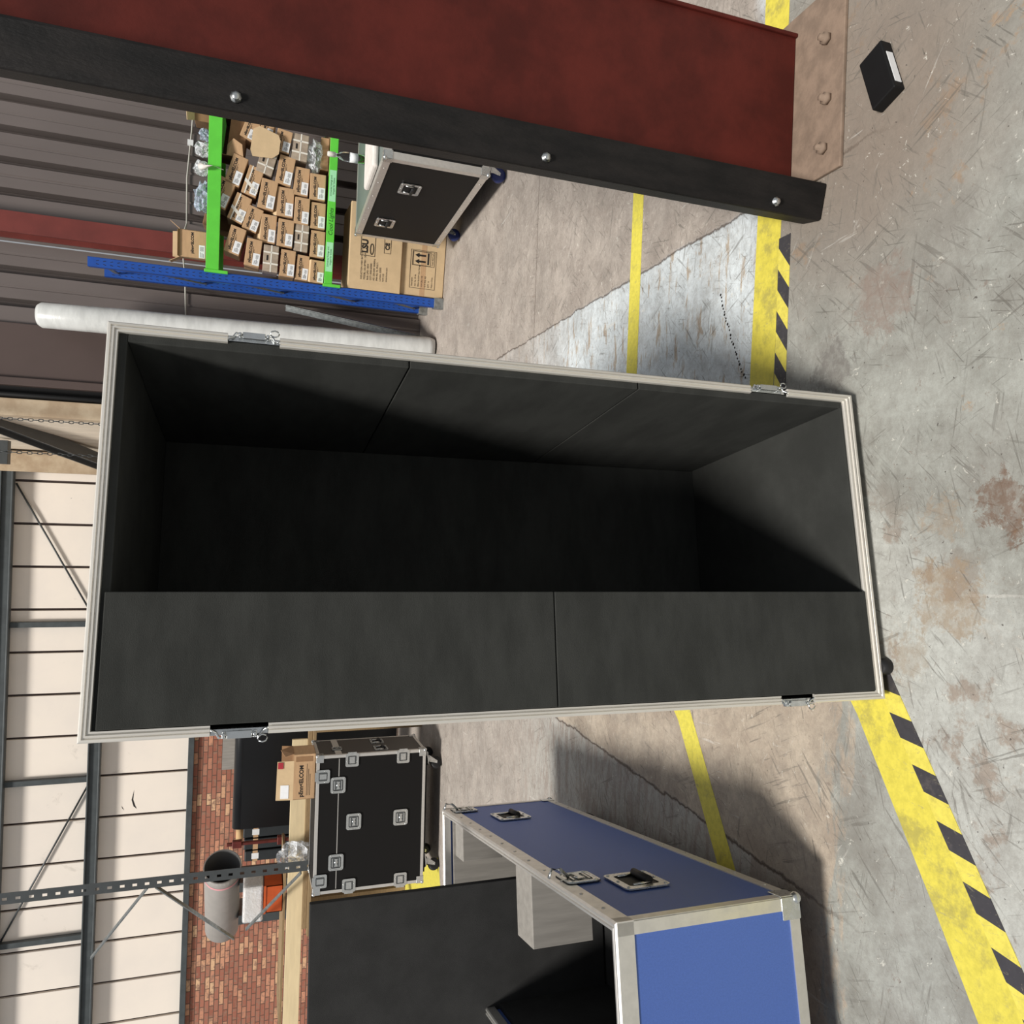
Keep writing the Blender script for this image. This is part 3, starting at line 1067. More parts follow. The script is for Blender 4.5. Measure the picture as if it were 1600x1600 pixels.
# ------------------------------------------------------------------ black double latched case on the left
LC = thing('flight_case', 'black lidded flight case with square latches, cardboard box on top, left of the large case', 'flight case', (-3.044, 6.156, 0), R(2.7))
W2, D2, A0, A1 = 1.07, .485, .15, 1.018
SEAM = .845
mb = MB()
mb.box(.002, W2 - .002, .002, D2 - .002, A0 + .002, SEAM - .003)
mb.build('body', ['lam_black'], LC)
MB().box(.002, W2 - .002, .002, D2 - .002, SEAM + .003, A1 - .002).build('lid', 'lam_black', LC)
MB().box(.03, W2 - .03, .0, D2, SEAM - .0028, SEAM + .0028).build('lid_seam', 'alu', LC)
mb = MB()
mb.box(W2 - .002, W2 + .001, .02, D2 - .02, A0 + .02, SEAM - .02)
mb.box(W2 - .002, W2 + .001, .02, D2 - .02, SEAM + .02, A1 - .02)
mb.build('end_panel', 'lam_brown', LC)
mb = MB()
edge_bars(mb, W2, D2, A0, A1, .022)
mb.box(W2, W2 + .0035, 0, D2, SEAM - .022, SEAM + .028)
mb.build('edge_trim', 'alu', LC)
corners(LC, W2, D2, A0, A1)
for x, z in ((W2 - .235, SEAM + .005), (.235, SEAM + .005), (W2 - .53, .72), (W2 - .53, .345)):
    dish_latch(LC, FR(x, z), s=1.12)
for x, z, a in ((W2 - .16, A1 - .05, 90), (.10, A1 - .05, 90), (W2 - .045, .745, 0), (W2 - .045, .335, 0), (.045, .745, 180), (.045, .335, 180)):
    o = corner_latch(LC, Matrix.Translation((x, -.004, z)) @ Matrix.Rotation(R(-a), 4, 'Y'))
dish_latch(LC, RT(W2 + .0045, .17, SEAM + .003), s=.8)
for y in (.12, .34):
    dish_handle(LC, RT(W2 + .0025, y, .50), .8)
MB().box(.06, W2 - .06, .05, D2 - .05, .125, A0 + .002).build('caster_board', 'lam_black', LC)
for x in (.14, W2 - .10):
    for y in (.07, D2 - .10):
        caster(LC, x, y, .125, 'blackrub', R(120) if y < .2 else R(70))

# ------------------------------------------------------------------ black case at the right, in front of the rack
RC = thing('flight_case', 'black flight case with blue castors and two recessed handles beside the stacked brown cartons', 'flight case', (2.22, 4.905, 0), 0)
W3, D3 = .95, 1.487
mb = MB()
mb.box(.002, W3 - .002, .002, D3 - .002, .152, .838)
mb.build('body', 'lam_black', RC)
MB().box(.03, W3 - .03, .03, D3 - .03, .838, .8405).build('top_panel', 'lam_green', RC)
mb = MB()
edge_bars(mb, W3, D3, .15, .84, .045)
for k in range(6):
    for z in (.17, .82):
        mb.lathe([(.007, -.004), (.004, -.007)], (0, .15 + k * .24, z), 8, 'x')
mb.build('edge_trim', 'alu', RC)
corners(RC, W3, D3, .15, .84)
dish_handle(RC, LT(-.0015, .42, .60), 1.05)
dish_handle(RC, LT(-.0015, 1.12, .66), 1.05)
MB().box(.03, W3 - .03, .05, D3 - .05, .13, .152).build('caster_board', 'black', RC)
for x in (.10, W3 - .1):
    for y in (.12, D3 - .14):
        caster(RC, x, y, .13, 'bluewheel', R(90))

# cloth and bottle on it
cl = MB()
cl.box(2.26, 2.62, 5.15, 5.58, .842, .885)
o = tag(cl.build('folded_cloth', 'cloth', bevel=.02, seg=3), 'folded white cloth lying on the black case with blue castors', 'cloth')
bt = thing('spray_bottle', 'clear bottle with a white cap standing on the black case beside the cloth', 'bottle', (2.64, 5.94, .842))
MB().lathe([(.030, 0), (.034, .004), (.034, .15), (.026, .18), (.013, .20), (.013, .215)], (0, 0, 0), 20).build('bottle_body', 'glass', bt)
MB().lathe([(.019, .216), (.019, .27), (.014, .276)], (0, 0, 0), 16).build('cap', 'tapewhite', bt)
lb = MB()
lb.lathe([(.0348, .05), (.0348, .11)], (0, 0, 0), 20)
lb.build('bottle_label', 'label', bt)

# ------------------------------------------------------------------ BLUE open case
BC = thing('open_flight_case', 'long low open topped flight case with blue sides, at the left of the photo', 'flight case', (-1.383, 3.455, 0), R(-90 + 12.4))
# local x runs from the far end towards the camera, local -y is the open interior side (to the left)
LB, WB, B0, B1 = 1.81, .62, .15, .68
mb = MB()
tk = .012
mb.box(0, LB, -tk, 0, B0, B1 - .02)
mb.box(0, LB, -WB, -WB + tk, B0, B1 - .02)
mb.box(0, tk, -WB + tk, -tk, B0, B1 - .02)
mb.box(LB - tk, LB, -WB + tk, -tk, B0, B1 - .02)
mb.box(tk, LB - tk, -WB + tk, -tk, B0, B0 + tk)
mb.build('body', 'lam_blue', BC)
lin_ = MB()
lin_.box(tk, tk + .02, -WB + tk, -tk, B0 + tk, B1 - .04)
lin_.build('end_lining', 'lining', BC)
MB().box(tk + .02, .16, -.20, -tk - .002, B0 + .30, B1 - .05).build('foam_corner_block', 'lining', BC, bevel=.003)
lin_ = MB()
lin_.box(tk + .02, LB - tk, -tk - .02, -tk, B0 + tk, B1 - .05)
lin_.box(tk + .02, LB - tk, -WB + tk, -WB + tk + .02, B0 + tk, B1 - .05)
lin_.box(tk + .02, LB - tk, -WB + tk, -tk, B0 + tk, B0 + tk + .03)
lin_.build('foam_liner', 'foam2', BC)
MB().box(.86, 1.02, -.30, -tk - .022, B0 + .25, B1 - .06).build('foam_corner_block', 'lining', BC, bevel=.003)
mb = MB()
for (a, b_) in (((0, 0, B1), (LB, 0, B1)),):
    pass
PR = [(0, -.045), (-.003, -.045), (-.003, 0), (.003, .004), (.008, .004), (.010, 0), (.013, 0), (.015, .004), (.021, .004), (.024, 0), (.024, -.03), (.021, -.03), (.021, -.004), (0, -.004)]
mb.extr(PR, (0, 0, B1), (LB, 0, B1), (0, -1, 0), Zv, 1, 1)
mb.extr(PR, (0, -WB, B1), (LB, -WB, B1), (0, 1, 0), Zv, 1, 1)
mb.extr(PR, (0, -WB, B1), (0, 0, B1), (1, 0, 0), Zv, 1, 1)
mb.extr(PR, (LB, -WB, B1), (LB, 0, B1), (-1, 0, 0), Zv, 1, 1)
for x in (0, LB):
    for y, sy in ((0, 1), (-WB, -1)):
        xa, xb = (0, .03) if x == 0 else (LB - .03, LB)
        mb.box(xa, xb, *((0, .003) if sy > 0 else (-WB - .003, -WB)), B0, B1)
        ya, yb_ = (-.03, 0) if sy > 0 else (-WB, -WB + .03)
        mb.box(*((-.003, 0) if x == 0 else (LB, LB + .003)), ya, yb_, B0, B1)
mb.box(0, LB, 0, .003, B0, B0 + .03)
mb.box(0, LB, -WB - .003, -WB, B0, B0 + .03)
mb.box(-.003, 0, -WB, 0, B0, B0 + .03)
mb.box(LB, LB + .003, -WB, 0, B0, B0 + .03)
for k in range(12):
    for z in (B0 + .015, B1 - .02):
        mb.lathe([(.006, .003), (.003, .006)], (.12 + k * .143, 0, z), 8, 'y')
mb.build('edge_trim', 'alu', BC)
for x, sx in ((0, -1), (LB, 1)):
    for y, sy in ((0, 1), (-WB, -1)):
        ball_corner(BC, x + sx * .002, y + sy * .002, B0 - .002, sx, sy, -1)
OUT = lambda x, z: Matrix.Translation((x, .004, z)) @ Matrix.Rotation(R(180), 4, 'Z')
for x in (.345, 1.50):
    dish_handle(BC, OUT(x, .465), 1.0)
for x in (.10, 1.40):
    o = dish_latch(BC, OUT(x, B1 - .075), s=1.0)
    hk = MB()
    hk.tube([(0, -.006, .03), (0, -.03, .055), (-.005, -.035, .085), (0, -.01, .092)], .005, 8)
    hk.build('latch_hook', 'chrome', o)
MB().box(.12, LB - .12, -WB + .08, -.08, .12, B0).build('caster_board', 'pine_d', BC)
for x in (.2, LB - .2):
    for y in (-.12, -WB + .12):
        caster(BC, x, y, .12, 'blackrub')
# foam sheet standing in it
fs = MB().box(0, .62, 0, .03, 0, 1.12)
fo = fs.build('foam_sheet', 'foam2', bevel=.003)
fo.location = (-2.01, 2.66, .20)
fo.rotation_euler = (0, 0, R(10))
tag(fo, 'dark foam sheet standing upright in the open blue case', 'foam sheet')


# ------------------------------------------------------------------ BLUE AND GREEN RACK
RK = yawm(-9, (1.876, 6.773, 0))


def rkp(u, dd_, z):
    return RK @ Vector((u, dd_, z))


rk = thing('pallet_rack', 'tall rack with blue uprights and green beams holding cartons against the brown wall', 'shelving rack', (1.876, 6.773, 0), R(-9))
BAY = 2.35


def upright(x, y, sgn=1):
    """C-section upright with slotted front face; x is its left side"""
    mb = MB()
    w_, d_ = .076, .07
    x = x - .068
    mb.box(x, x + w_, y, y + .004, .02, 2.85)
    mb.box(x, x + .004, y, y + d_, .02, 2.85)
    mb.box(x + w_ - .004, x + w_, y, y + d_, .02, 2.85)
    for k in range(55):
        z = .08 + k * .05
        for xx, lean in ((x + .022, 1), (x + .054, -1)):
            mb.poly([(xx - .0025, y - .0006, z - .010), (xx + .0025, y - .0006, z - .010), (xx + .0025 + lean * .005, y - .0006, z + .010), (xx - .0025 + lean * .005, y - .0006, z + .010)], (0, .0006, 0), 1)
    return mb.build('upright', ['bluesteel', 'darkslot'], rk)


for x in (0, BAY):
    for y in (0, .70):
        up_ = upright(x, y)
        x -= .068
        MB().box(x - .01, x + .086, y - .01, y + .08, 0, .085).build('foot', 'galv', rk, bevel=.002)
        x += .068
    mb = MB()
    xx = x - .03
    zs = [.25, .95, 1.15, 1.9, 2.1, 2.7]
    for a, b_ in (((xx, .03, 2.62), (xx, .73, 2.02)), ((xx, .73, 1.35), (xx, .03, 1.95)), ((xx, .03, 1.25), (xx, .73, .70)), ((xx, .73, .12), (xx, .03, .62)), ((xx, .03, 2.75), (xx, .73, 2.75))):
        mb.bar(a, b_, .012, .035)
    mb.build('frame_brace', 'galv', rk)


def beam(z0, z1, y):
    mb = MB()
    mb.box(.02, BAY - .07, y, y + .04, z0, z1)
    mb.box(-.004, .02, y - .008, y + .05, z0 - .07, z1 + .01)
    mb.box(BAY - .095, BAY - .07, y - .008, y + .05, z0 - .07, z1 + .01)
    return mb.build('beam', 'green', rk, bevel=.003)


beam(1.89, 1.99, -.035)
beam(1.89, 1.99, .70)
bm_ = beam(.985, 1.05, -.035)
beam(.985, 1.05, .70)
MB().box(.09, BAY, .01, .69, 1.955, 1.975).build('shelf_board', 'lam_black', rk)
MB().box(.09, BAY, .01, .69, 1.03, 1.046).build('shelf_board', 'pine_d', rk)
MB().box(.12, .36, -.0365, -.035, .990, 1.045).build('shelf_label', 'mint', bm_)
MB().box(.69, .94, -.0365, -.035, .990, 1.045).build('shelf_label', 'mint', bm_)
for i, x in enumerate((.24, .815)):
    for j, s_ in enumerate(('Universal fixings and', 'hinges for boxes')):
        text('label_text', s_, .020, 'blueink', bm_, (x, -.0368, 1.030 - j * .022))
text('marker_writing', 'Cool Lights', .048, 'blueink', bm_, (.525, -.0358, 1.017), shear=.25)

# ------------------------------------------------------------------ cartons
Zs = 1.047


def lbl_print(root, wv, hv, y, sc=1.0, twist=0.0, lab=True):
    """penn elcom lettering and white label on a face at depth y (faces -Y), centred on root"""
    g = text('printed_lettering', 'pEnn<ELCOM', round(.029 * sc * wv / .22, 3), 'ink', root, (.0, y - .0006, hv * .18), bold=.0012)
    l2 = MB()
    for k in range(3):
        l2.box(-wv * .30, wv * (.22 - .1 * k), y - .0008, y, hv * (.02 - .055 * k) - .0012, hv * (.02 - .055 * k) + .0012)
    l2.build('fine_print', 'ink', root)
    if lab:
        lb_ = MB()
        lb_.box(-wv * .45, -wv * .01, y - .0012, y, -hv * .47, -hv * .02)
        q = lb_.build('shipping_label', 'label', root)
        p = MB()
        for k in range(4):
            p.box(-wv * .40, -wv * (.28 - .03 * (k % 3)), y - .0016, y - .0010, -hv * (.16 + .065 * k), -hv * (.16 + .065 * k) + .003)
        for k in range(7):
            p.box(-wv * (.2 - .02 * k), -wv * (.2 - .02 * k) + wv * .008, y - .0016, y - .0010, -hv * .38, -hv * .2)
        p.build('label_print', 'ink', q)


def carton(u, z, wv, hv, tilt, label, kind='plain', dep=.34, dd_=.0, group='small cartons piled on the rack'):
    p = rkp(u, dd_, z)
    k0 = kind
    r_ = thing('carton', label, 'box', p, R(-9), group, ry=R(tilt))
    m_ = 'greyface' if kind == 'wrap' else 'card'
    b_ = MB()
    b_.box(-wv / 2, wv / 2, 0, dep, -hv / 2, hv / 2)
    b_.build('carton_body', m_, r_, bevel=.004)
    if kind == 'wrap':
        t_ = MB()
        t_.box(-wv / 2 - .001, wv / 2 + .001, -.0015, 0, -.008, .002)
        t_.box(-wv * .22, -wv * .16, -.0015, 0, -hv / 2, hv / 2)
        t_.box(wv * .20, wv * .26, -.0015, 0, -hv / 2, hv / 2)
        t_.build('strapping_tape', 'tapewhite', r_)
        s_ = MB()

        s_.box(-wv * .08, wv * .12, -.0012, 0, hv * .16, hv * .28)
        s_.build('printed_marks', 'ink', r_)
    else:
        lbl_print(r_, wv, hv, 0)
    if kind == 'flap':
        f_ = MB()
        f_.poly([(-wv / 2, .002, hv / 2), (wv / 2, .002, hv / 2), (wv / 2 - .02, .09, hv / 2 + .05), (-wv / 2 + .02, .09, hv / 2 + .05)], (0, .003, .002))
        f_.build('top_flap', 'card_l', r_)
    if kind == 'taped':
        t_ = MB()
        t_.poly([(-wv * .1, -.0015, hv / 2), (wv * .02, -.0015, hv / 2), (-wv * .25, -.0015, -hv / 2), (-wv * .37, -.0015, -hv / 2)], (0, .001, 0))
        t_.box(-wv / 2, wv / 2, -.0018, -.0008, hv * .22, hv * .30)
        t_.build('packing_tape', 'tapewhite', r_)
    return r_


S = 5.333


def zpos(zx, zy):
    """photo reading of a carton face centre -> metres along the rack and height (measured off the front plane)"""
    u = (1310 - zy) / 1000 * .952 + .008
    z = 1.05 + (1345 - zx - (zy - 480) * .075 * 1) / 5.333 * .00585 * 1.0
    return u, z


rows = [
    # zx, zy, h, w, tilt, kind, words
    (1268, 482, 118, 228, 0, 'plain', 'plain carton at the right end of the bottom row of the pile'),
    (1262, 720, 112, 232, 0, 'plain', 'carton in the bottom row of the pile, second from its right end'),
    (1250, 960, 110, 240, 1, 'plain', 'carton in the bottom row, beside the torn corner carton'),
    (1238, 1200, 105, 205, 2, 'flap', 'torn carton at the bottom left corner of the pile, next to the blue upright'),
    (1150, 175, 118, 228, 3, 'wrap', 'film wrapped grey carton beside the crumpled clear plastic at the right'),
    (1150, 452, 112, 245, 3, 'plain', 'carton resting on the right hand bottom row carton of the pile'),
    (1142, 702, 112, 235, 2, 'plain', 'carton in the second row of the pile, left of the right hand one'),
    (1130, 928, 105, 240, 2, 'wrap', 'film wrapped grey carton in the second row of the pile, near the upright'),
    (1128, 1180, 95, 228, 4, 'plain', 'crushed carton in the second row of the pile, beside the blue upright'),
    (1030, 150, 112, 190, 9, 'plain', 'tilted carton of the third row, right of the large pale open flap'),
    (1035, 385, 118, 250, 9, 'plain', 'tilted carton in the third row under the film wrapped one and the open flap'),
    (1025, 645, 122, 255, 2, 'flap', 'dented carton in the middle of the third row of the pile'),
    (1013, 908, 118, 242, 3, 'plain', 'carton in the third row, next but one to the blue upright'),
    (1018, 1160, 112, 240, 3, 'plain', 'upright carton of the third row touching the blue upright'),
    (920, 60, 95, 175, 12, 'plain', 'carton at the far right of the fourth row, partly behind the black post'),
    (905, 335, 120, 225, 14, 'wrap', 'film wrapped grey carton tilting under the large open flap'),
    (898, 605, 120, 260, 8, 'plain', 'leaning carton in the middle of the fourth row of the pile'),
    (890, 888, 112, 250, 3, 'flap', 'carton of the fourth row with a raised top flap'),
    (895, 1140, 112, 235, 2, 'wrap', 'film wrapped grey carton of the fourth row beside the blue upright'),
    (795, 515, 110, 250, 16, 'taped', 'carton crossed by white tape in the fifth row of the pile'),
    (780, 825, 110, 215, 17, 'plain', 'leaning carton in the fifth row, above the one with a raised flap'),
    (770, 1108, 112, 240, 6, 'plain', 'carton of the fifth row on top of the film wrapped one by the blue upright'),
    (683, 448, 110, 260, 17, 'plain', 'tilted carton at the top of the pile, beside the dark open carton'),
    (690, 752, 115, 245, 20, 'taped', 'tilted carton with two white labels near the top left of the pile'),
    (645, 1025, 115, 240, 15, 'plain', 'topmost carton of the stack beside the blue upright'),
    (578, 648, 120, 255, 21, 'plain', 'highest tilted carton on the left slope of the pile'),
    (800, 90, 105, 190, 20, 'plain', 'carton tilted behind the large open flap at the top right of the pile'),
]
for i, (zx, zy, h, w_, tl, kd, lb_) in enumerate(rows):
    u, z = zpos(zx, zy)
    carton(u, z, w_ * .952 / 1000 * .96, h / 5.333 * .00585 * .98, tl, lb_, kd, dep=.30, dd_=.01 + (i % 3) * .012)

# bigger dark carton behind, upper left of the pile
u, z = zpos(520, 780)
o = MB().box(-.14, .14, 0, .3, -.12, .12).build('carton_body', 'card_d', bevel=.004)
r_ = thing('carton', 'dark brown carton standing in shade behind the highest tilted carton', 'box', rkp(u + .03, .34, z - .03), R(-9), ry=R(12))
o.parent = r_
# open carton with pale flap at the top right of the pile
u, z = zpos(700, 170)
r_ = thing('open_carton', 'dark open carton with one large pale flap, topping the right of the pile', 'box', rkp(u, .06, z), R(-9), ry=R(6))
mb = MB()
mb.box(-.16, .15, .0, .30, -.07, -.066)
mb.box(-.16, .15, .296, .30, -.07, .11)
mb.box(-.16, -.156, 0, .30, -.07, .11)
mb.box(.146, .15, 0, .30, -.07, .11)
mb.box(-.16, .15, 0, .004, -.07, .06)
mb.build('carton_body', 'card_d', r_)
uf, zf = zpos(845, 190)
uf, zf = uf - u, zf - z - .06
MB().poly([(uf + a * 1.15, -.09, zf + b * 1.15) for a, b in ((-.10, .07), (-.08, -.06), (-.04, -.10), (.05, -.10), (.085, -.08), (.11, .05), (.08, .09), (-.06, .09))], (0, .004, 0)).build('front_flap', 'card_l', r_)
MB().poly([(-.16, -.01, .06), (-.16, -.01, -.03), (-.15, -.03, -.07), (-.06, -.05, -.05), (-.03, -.05, .02), (-.08, -.02, .06)], (0, .004, 0)).build('side_flap', 'card', r_)


# open carton on the upper beam
def open_carton(loc, rz, label, wv=.215, dv_=.22, hv=.20, group=None):
    r_ = thing('open_carton', label, 'box', loc, rz, group)
    mb = MB()
    tt_ = .004
    mb.box(-wv / 2, wv / 2, 0, tt_, 0, hv)
    mb.box(-wv / 2, wv / 2, dv_ - tt_, dv_, 0, hv)
    mb.box(-wv / 2, -wv / 2 + tt_, 0, dv_, 0, hv)
    mb.box(wv / 2 - tt_, wv / 2, 0, dv_, 0, hv)
    mb.box(-wv / 2, wv / 2, 0, dv_, 0, tt_)
    mb.build('carton_body', 'card', r_)
    return r_


r_ = open_carton(rkp(.205, .03, 1.992), R(-9 - 4), 'open brown carton with raised flaps standing alone on the upper green beam')
lbl = bpy.data.objects.new('carton_face', None)
bpy.data.objects.remove(lbl)
text('printed_lettering', 'pEnn<ELCOM', .028, 'ink', r_, (0.01, -.0006, .105), bold=.0012)
q = MB().box(-.10, .0, -.0012, 0, .01, .055).build('shipping_label', 'label', r_)
p = MB()
for k in range(3):
    p.box(-.095, -.065 + .005 * k, -.0016, -.001, .02 + k * .011, .023 + k * .011)
for k in range(7):
    p.box(-.045 + .005 * k, -.043 + .005 * k, -.0016, -.001, .018, .048)
p.build('label_print', 'ink', q)
MB().poly([(-.1075, 0, .20), (.1075, 0, .20), (.10, -.02, .215), (-.10, -.02, .215)], (0, .003, .002)).build('front_flap', 'card_d', r_)
MB().poly([(-.1075, .0, .20), (-.1075, .22, .20), (-.15, .22, .28), (-.15, .02, .28)], (.004, 0, .002)).build('side_flap', 'card', r_)
MB().poly([(.1075, .0, .20), (.1075, .22, .20), (.165, .20, .275), (.165, .02, .275)], (.004, 0, .002)).build('side_flap', 'card', r_)
MB().poly([(-.1075, .22, .20), (.1075, .22, .20), (.10, .23, .275), (-.10, .23, .275)], (0, .003, 0)).build('back_flap', 'card_l', r_)


# crumpled plastic bags
def crumple(name, c, r, label, m_, cat='plastic bag', seed=1, parent=None):
    random.seed(seed)
    mb = MB()
    res = bmesh.ops.create_icosphere(mb.bm, subdivisions=3, radius=1)
    for v in res['verts']:
        k = 1 + random.uniform(-.32, .22)
        v.co = Vector((v.co.x * r[0] * k, v.co.y * r[1] * k, max(v.co.z, -.75) * r[2] * k))
    o_ = mb.build(name, m_, parent)
    o_.location = c
    o_.rotation_euler = (0, 0, R(-9))
    if not parent:
        tag(o_, label, cat)
    return o_


crumple('plastic_bag', rkp(.80, .02, 2.04), (.062, .06, .065), 'crumpled white plastic bag on the upper green beam with its tail over the front', 'plastic', seed=3)
bpy.data.objects['plastic_bag'].modifiers.new('s', 'SUBSURF').levels = 1
tl_ = MB().tube([(-.0, -.06, .0), (-.01, -.10, -.03), (.01, -.105, -.09), (-.01, -.10, -.17)], [.03, .016, .014, .003], 7)
tl_.build('bag_tail', 'cloth', bpy.data.objects['plastic_bag'])
crumple('plastic_bag', rkp(.95, .04, 2.035), (.055, .06, .06), 'small crumpled clear plastic bag beside the one with a hanging tail', 'plastic', seed=5)
crumple('plastic_bag', rkp(.58, .06, 2.035), (.12, .07, .06), 'long bluish clear plastic bag beside the open carton on the upper beam', 'plasticblue', seed=8)
crumple('plastic_bag', rkp(1.07, .08, 2.025), (.045, .05, .045), 'dark tinted plastic bag near the black post on the upper beam', 'plasticblue', seed=9)
r_ = thing('torn_carton', 'torn carton with a pale flap on the upper beam, nearest the black post', 'box', rkp(1.26, .05, 1.992), R(-9))
MB().box(-.10, .12, 0, .2, 0, .11).build('carton_body', 'card_d', r_, bevel=.003)
MB().poly([(-.10, 0, .11), (.12, 0, .11), (.10, -.05, .18), (-.12, -.05, .16)], (0, .004, .003)).build('torn_flap', 'card_l', r_)
u, z = zpos(1280, 215)
crumple('plastic_wrap', rkp(u, .10, z + .02), (.13, .10, .07), 'crumpled clear plastic wrap at the lower right of the carton pile', 'plastic', 'plastic wrap', 12)
r_ = thing('carton', 'brown carton at the foot of the pile under the crumpled clear plastic wrap', 'box', rkp(u + .04, .10, Zs + .035), R(-9))
MB().box(-.13, .13, .0, .28, -.032, .035).build('carton_body', 'card', r_, bevel=.004)

# two large cartons below the rack
def big_carton(u, dd_, z0, wv, dv_, hv, label, parts):
    r_ = thing('large_carton', label, 'box', rkp(u, dd_, z0), R(-9))
    MB().box(0, wv, 0, dv_, 0, hv).build('carton_body', 'card_l', r_, bevel=.006)
    return r_


a = big_carton(.018, .03, .004, .72, .6, .388, 'large brown carton with a double arrow mark standing on the floor under the rack', None)
MB().box(.0, .681, -.001, .0, .170, .215).build('packing_tape', 'card', a)
m_ = MB()


def frame_lines(mb, x0, x1, z0, z1, t_=.003, y=-.0018):
    mb.box(x0, x1, y, -.0005, z0, z0 + t_)
    mb.box(x0, x1, y, -.0005, z1 - t_, z1)
    mb.box(x0, x0 + t_, y, -.0005, z0, z1)
    mb.box(x1 - t_, x1, y, -.0005, z0, z1)


frame_lines(m_, .065, .395, .08, .31)
frame_lines(m_, .26, .387, .095, .295)
frame_lines(m_, .265, .382, .13, .288)
for x in (.297, .350):
    m_.box(x - .008, x + .008, -.002, -.0005, .175, .235)
    m_.poly([(x - .02, -.002, .235), (x + .02, -.002, .235), (x, -.002, .272)], (0, .0015, 0))
m_.box(.275, .375, -.002, -.0005, .145, .160)
m_.build('arrow_mark', 'ink', a)
text('printed_lettering', 'THIS WAY UP', .017, 'ink', a, (.323, -.002, .112))
for k, s_ in enumerate(('Description', 'Item No  07-26', 'PENN ELCOM Case Fittings', 'N.W 29.5  KG', 'G.W 30.2  KG', 'QTY  16', 'Made in China')):
    text('printed_lettering', s_, .016, 'ink', a, (.08, -.002, .290 - k * .030), align='LEFT')
b_ = big_carton(.012, .0, .396, .72, .6, .455, 'large brown carton printed with small text, stacked on the carton with arrows', None)
m_ = MB()
frame_lines(m_, .285, .52, .235, .36, .004)
frame_lines(m_, .325, .45, .10, .16, .003)
m_.tube([(.345 + .045 * math.cos(t_ * .3927), -.002, .265 + .014 * math.sin(t_ * .3927)) for t_ in range(17)], .003, 5)
m_.build('logo_frame', 'ink', b_)
text('printed_lettering', 'LSU', .068, 'ink', b_, (.365, -.002, .322), bold=.003)
text('printed_lettering', 'CE', .05, 'ink', b_, (.385, -.002, .13), bold=.002)
for k, s_ in enumerate(('INDUCTION HIGH BAY LIGHT', 'MODEL: LSU-EPT851 150W', 'Bulb: UFO 150W', 'CCT: 5000-6500K', 'AC: 220-240V 50/60Hz', 'IP44 RG: 72, PF:0.71', 'Lumens: 22500', 'NW: 5.0', 'www.lsuco.com')):
    text('printed_lettering', s_, .019, 'ink', b_, (.085, -.002, .345 - k * .027), align='LEFT')

# white wrapped roll leaning on the wall and grey angle
rl = MB()
p0, p1 = Vector((1.497, 7.05, .10)), Vector((1.508, 7.36, 3.40))
dirr = (p1 - p0).normalized()
rl.tube([p0, p0 + dirr * .05, p0.lerp(p1, .3), p0.lerp(p1, .72), p0.lerp(p1, .8), p0.lerp(p1, .88), p1 - dirr * .03, p1], [.085, .10, .105, .107, .112, .108, .105, .085], 28)
ro = rl.build('film_roll', 'wrapwhite')
ro.location = (0, 0, -.09)
tag(ro, 'tall white wrapped roll leaning against the brown wall behind the large case', 'roll')
an = MB()
an.bar((1.86, 7.62, 1.33), (1.60, 7.22, .02), .06, .003)
an.bar((1.885, 7.62, 1.33), (1.625, 7.22, .02), .003, .05)
tag(an.build('angle_bar', 'galv'), 'grey steel angle bar leaning between the white roll and the blue rack', 'bar')

# ------------------------------------------------------------------ left background
# boards and open box on the black case
LCm = yawm(2.7, (-3.044, 6.156, 0))
lc = lambda x, y, z: LCm @ Vector((x, y, z))
wb_ = thing('workbench', 'low plywood bench standing behind the black lidded case', 'bench', (-3.0, 7.2, 0))
MB().box(-.85, 1.05, -.15, .45, .955, .985).build('bench_top', 'pine_d', wb_, bevel=.003)
for x in (-.80, 1.0):
    for y in (-.12, .40):
        MB().box(x - .03, x + .03, y - .03, y + .03, 0, .955).build('leg', 'pine_d', wb_)
o = MB().box(-1.75, .90, 0, .03, 0, .135).build('pine_board', 'pine', bevel=.003)
o.location = (-3.0, 7.11, 1.025)
tag(o, 'long pale pine board set on its edge behind the open box on the black case', 'board')
o = MB().box(-.80, .98, 0, .06, 0, .038).build('wooden_batten', 'pine_d', bevel=.003)
o.location = (-3.0, 7.09, .986)
tag(o, 'dark wooden batten lying along the foot of the pale board', 'batten')
r_ = open_carton(lc(.90, .07, 1.023), R(2.7 - 3), 'open brown carton with raised front flap standing on the black lidded flight case', .36, .22, .165)
text('printed_lettering', 'pEnn<ELCOM', .043, 'ink', r_, (-.035, -.0006, .105), bold=.0014)
m_ = MB()
for k in range(3):
    m_.box(-.15, .10 - .04 * k, -.001, 0, .062 - .012 * k, .065 - .012 * k)
m_.build('fine_print', 'ink', r_)
MB().box(.02 + .1, .16, -.0014, 0, .02, .15).build('packing_tape', 'card_d', r_)
fl_ = MB().poly([(-.18, 0, .165), (.13, 0, .165), (.125, .012, .29), (-.178, .012, .295)], (0, .004, 0)).build('front_flap', 'card_l', r_)
MB().poly([(-.165, .002, .20), (-.06, .002, .20), (-.06, .009, .262), (-.165, .009, .262)], (0, -.002, 0)).build('flap_label', 'label', fl_)
MB().poly([(.07, .004, .245), (.12, .004, .245), (.12, .009, .285), (.07, .009, .285)], (0, -.002, 0)).build('flap_print', 'redink', fl_)
MB().poly([(.18, .0, .165), (.18, .22, .165), (.155, .20, .26), (.155, .02, .23)], (.004, 0, 0)).build('side_flap', 'card_d', r_)
MB().poly([(-.18, .22, .165), (.18, .22, .165), (.18, .24, .25), (-.18, .24, .25)], (0, .004, 0)).build('back_flap', 'card_d', r_)

# perforated dark shelf post with braces
sp_ = thing('shelving_frame', 'dark perforated shelf post with thin braces behind the black lidded case', 'shelving', (-3.19, 6.90, 0))
mb = MB()
zz = .0
hz = .016
wpp = .09
mb.box(0, .006, -.0, .05, 0, 4.8)
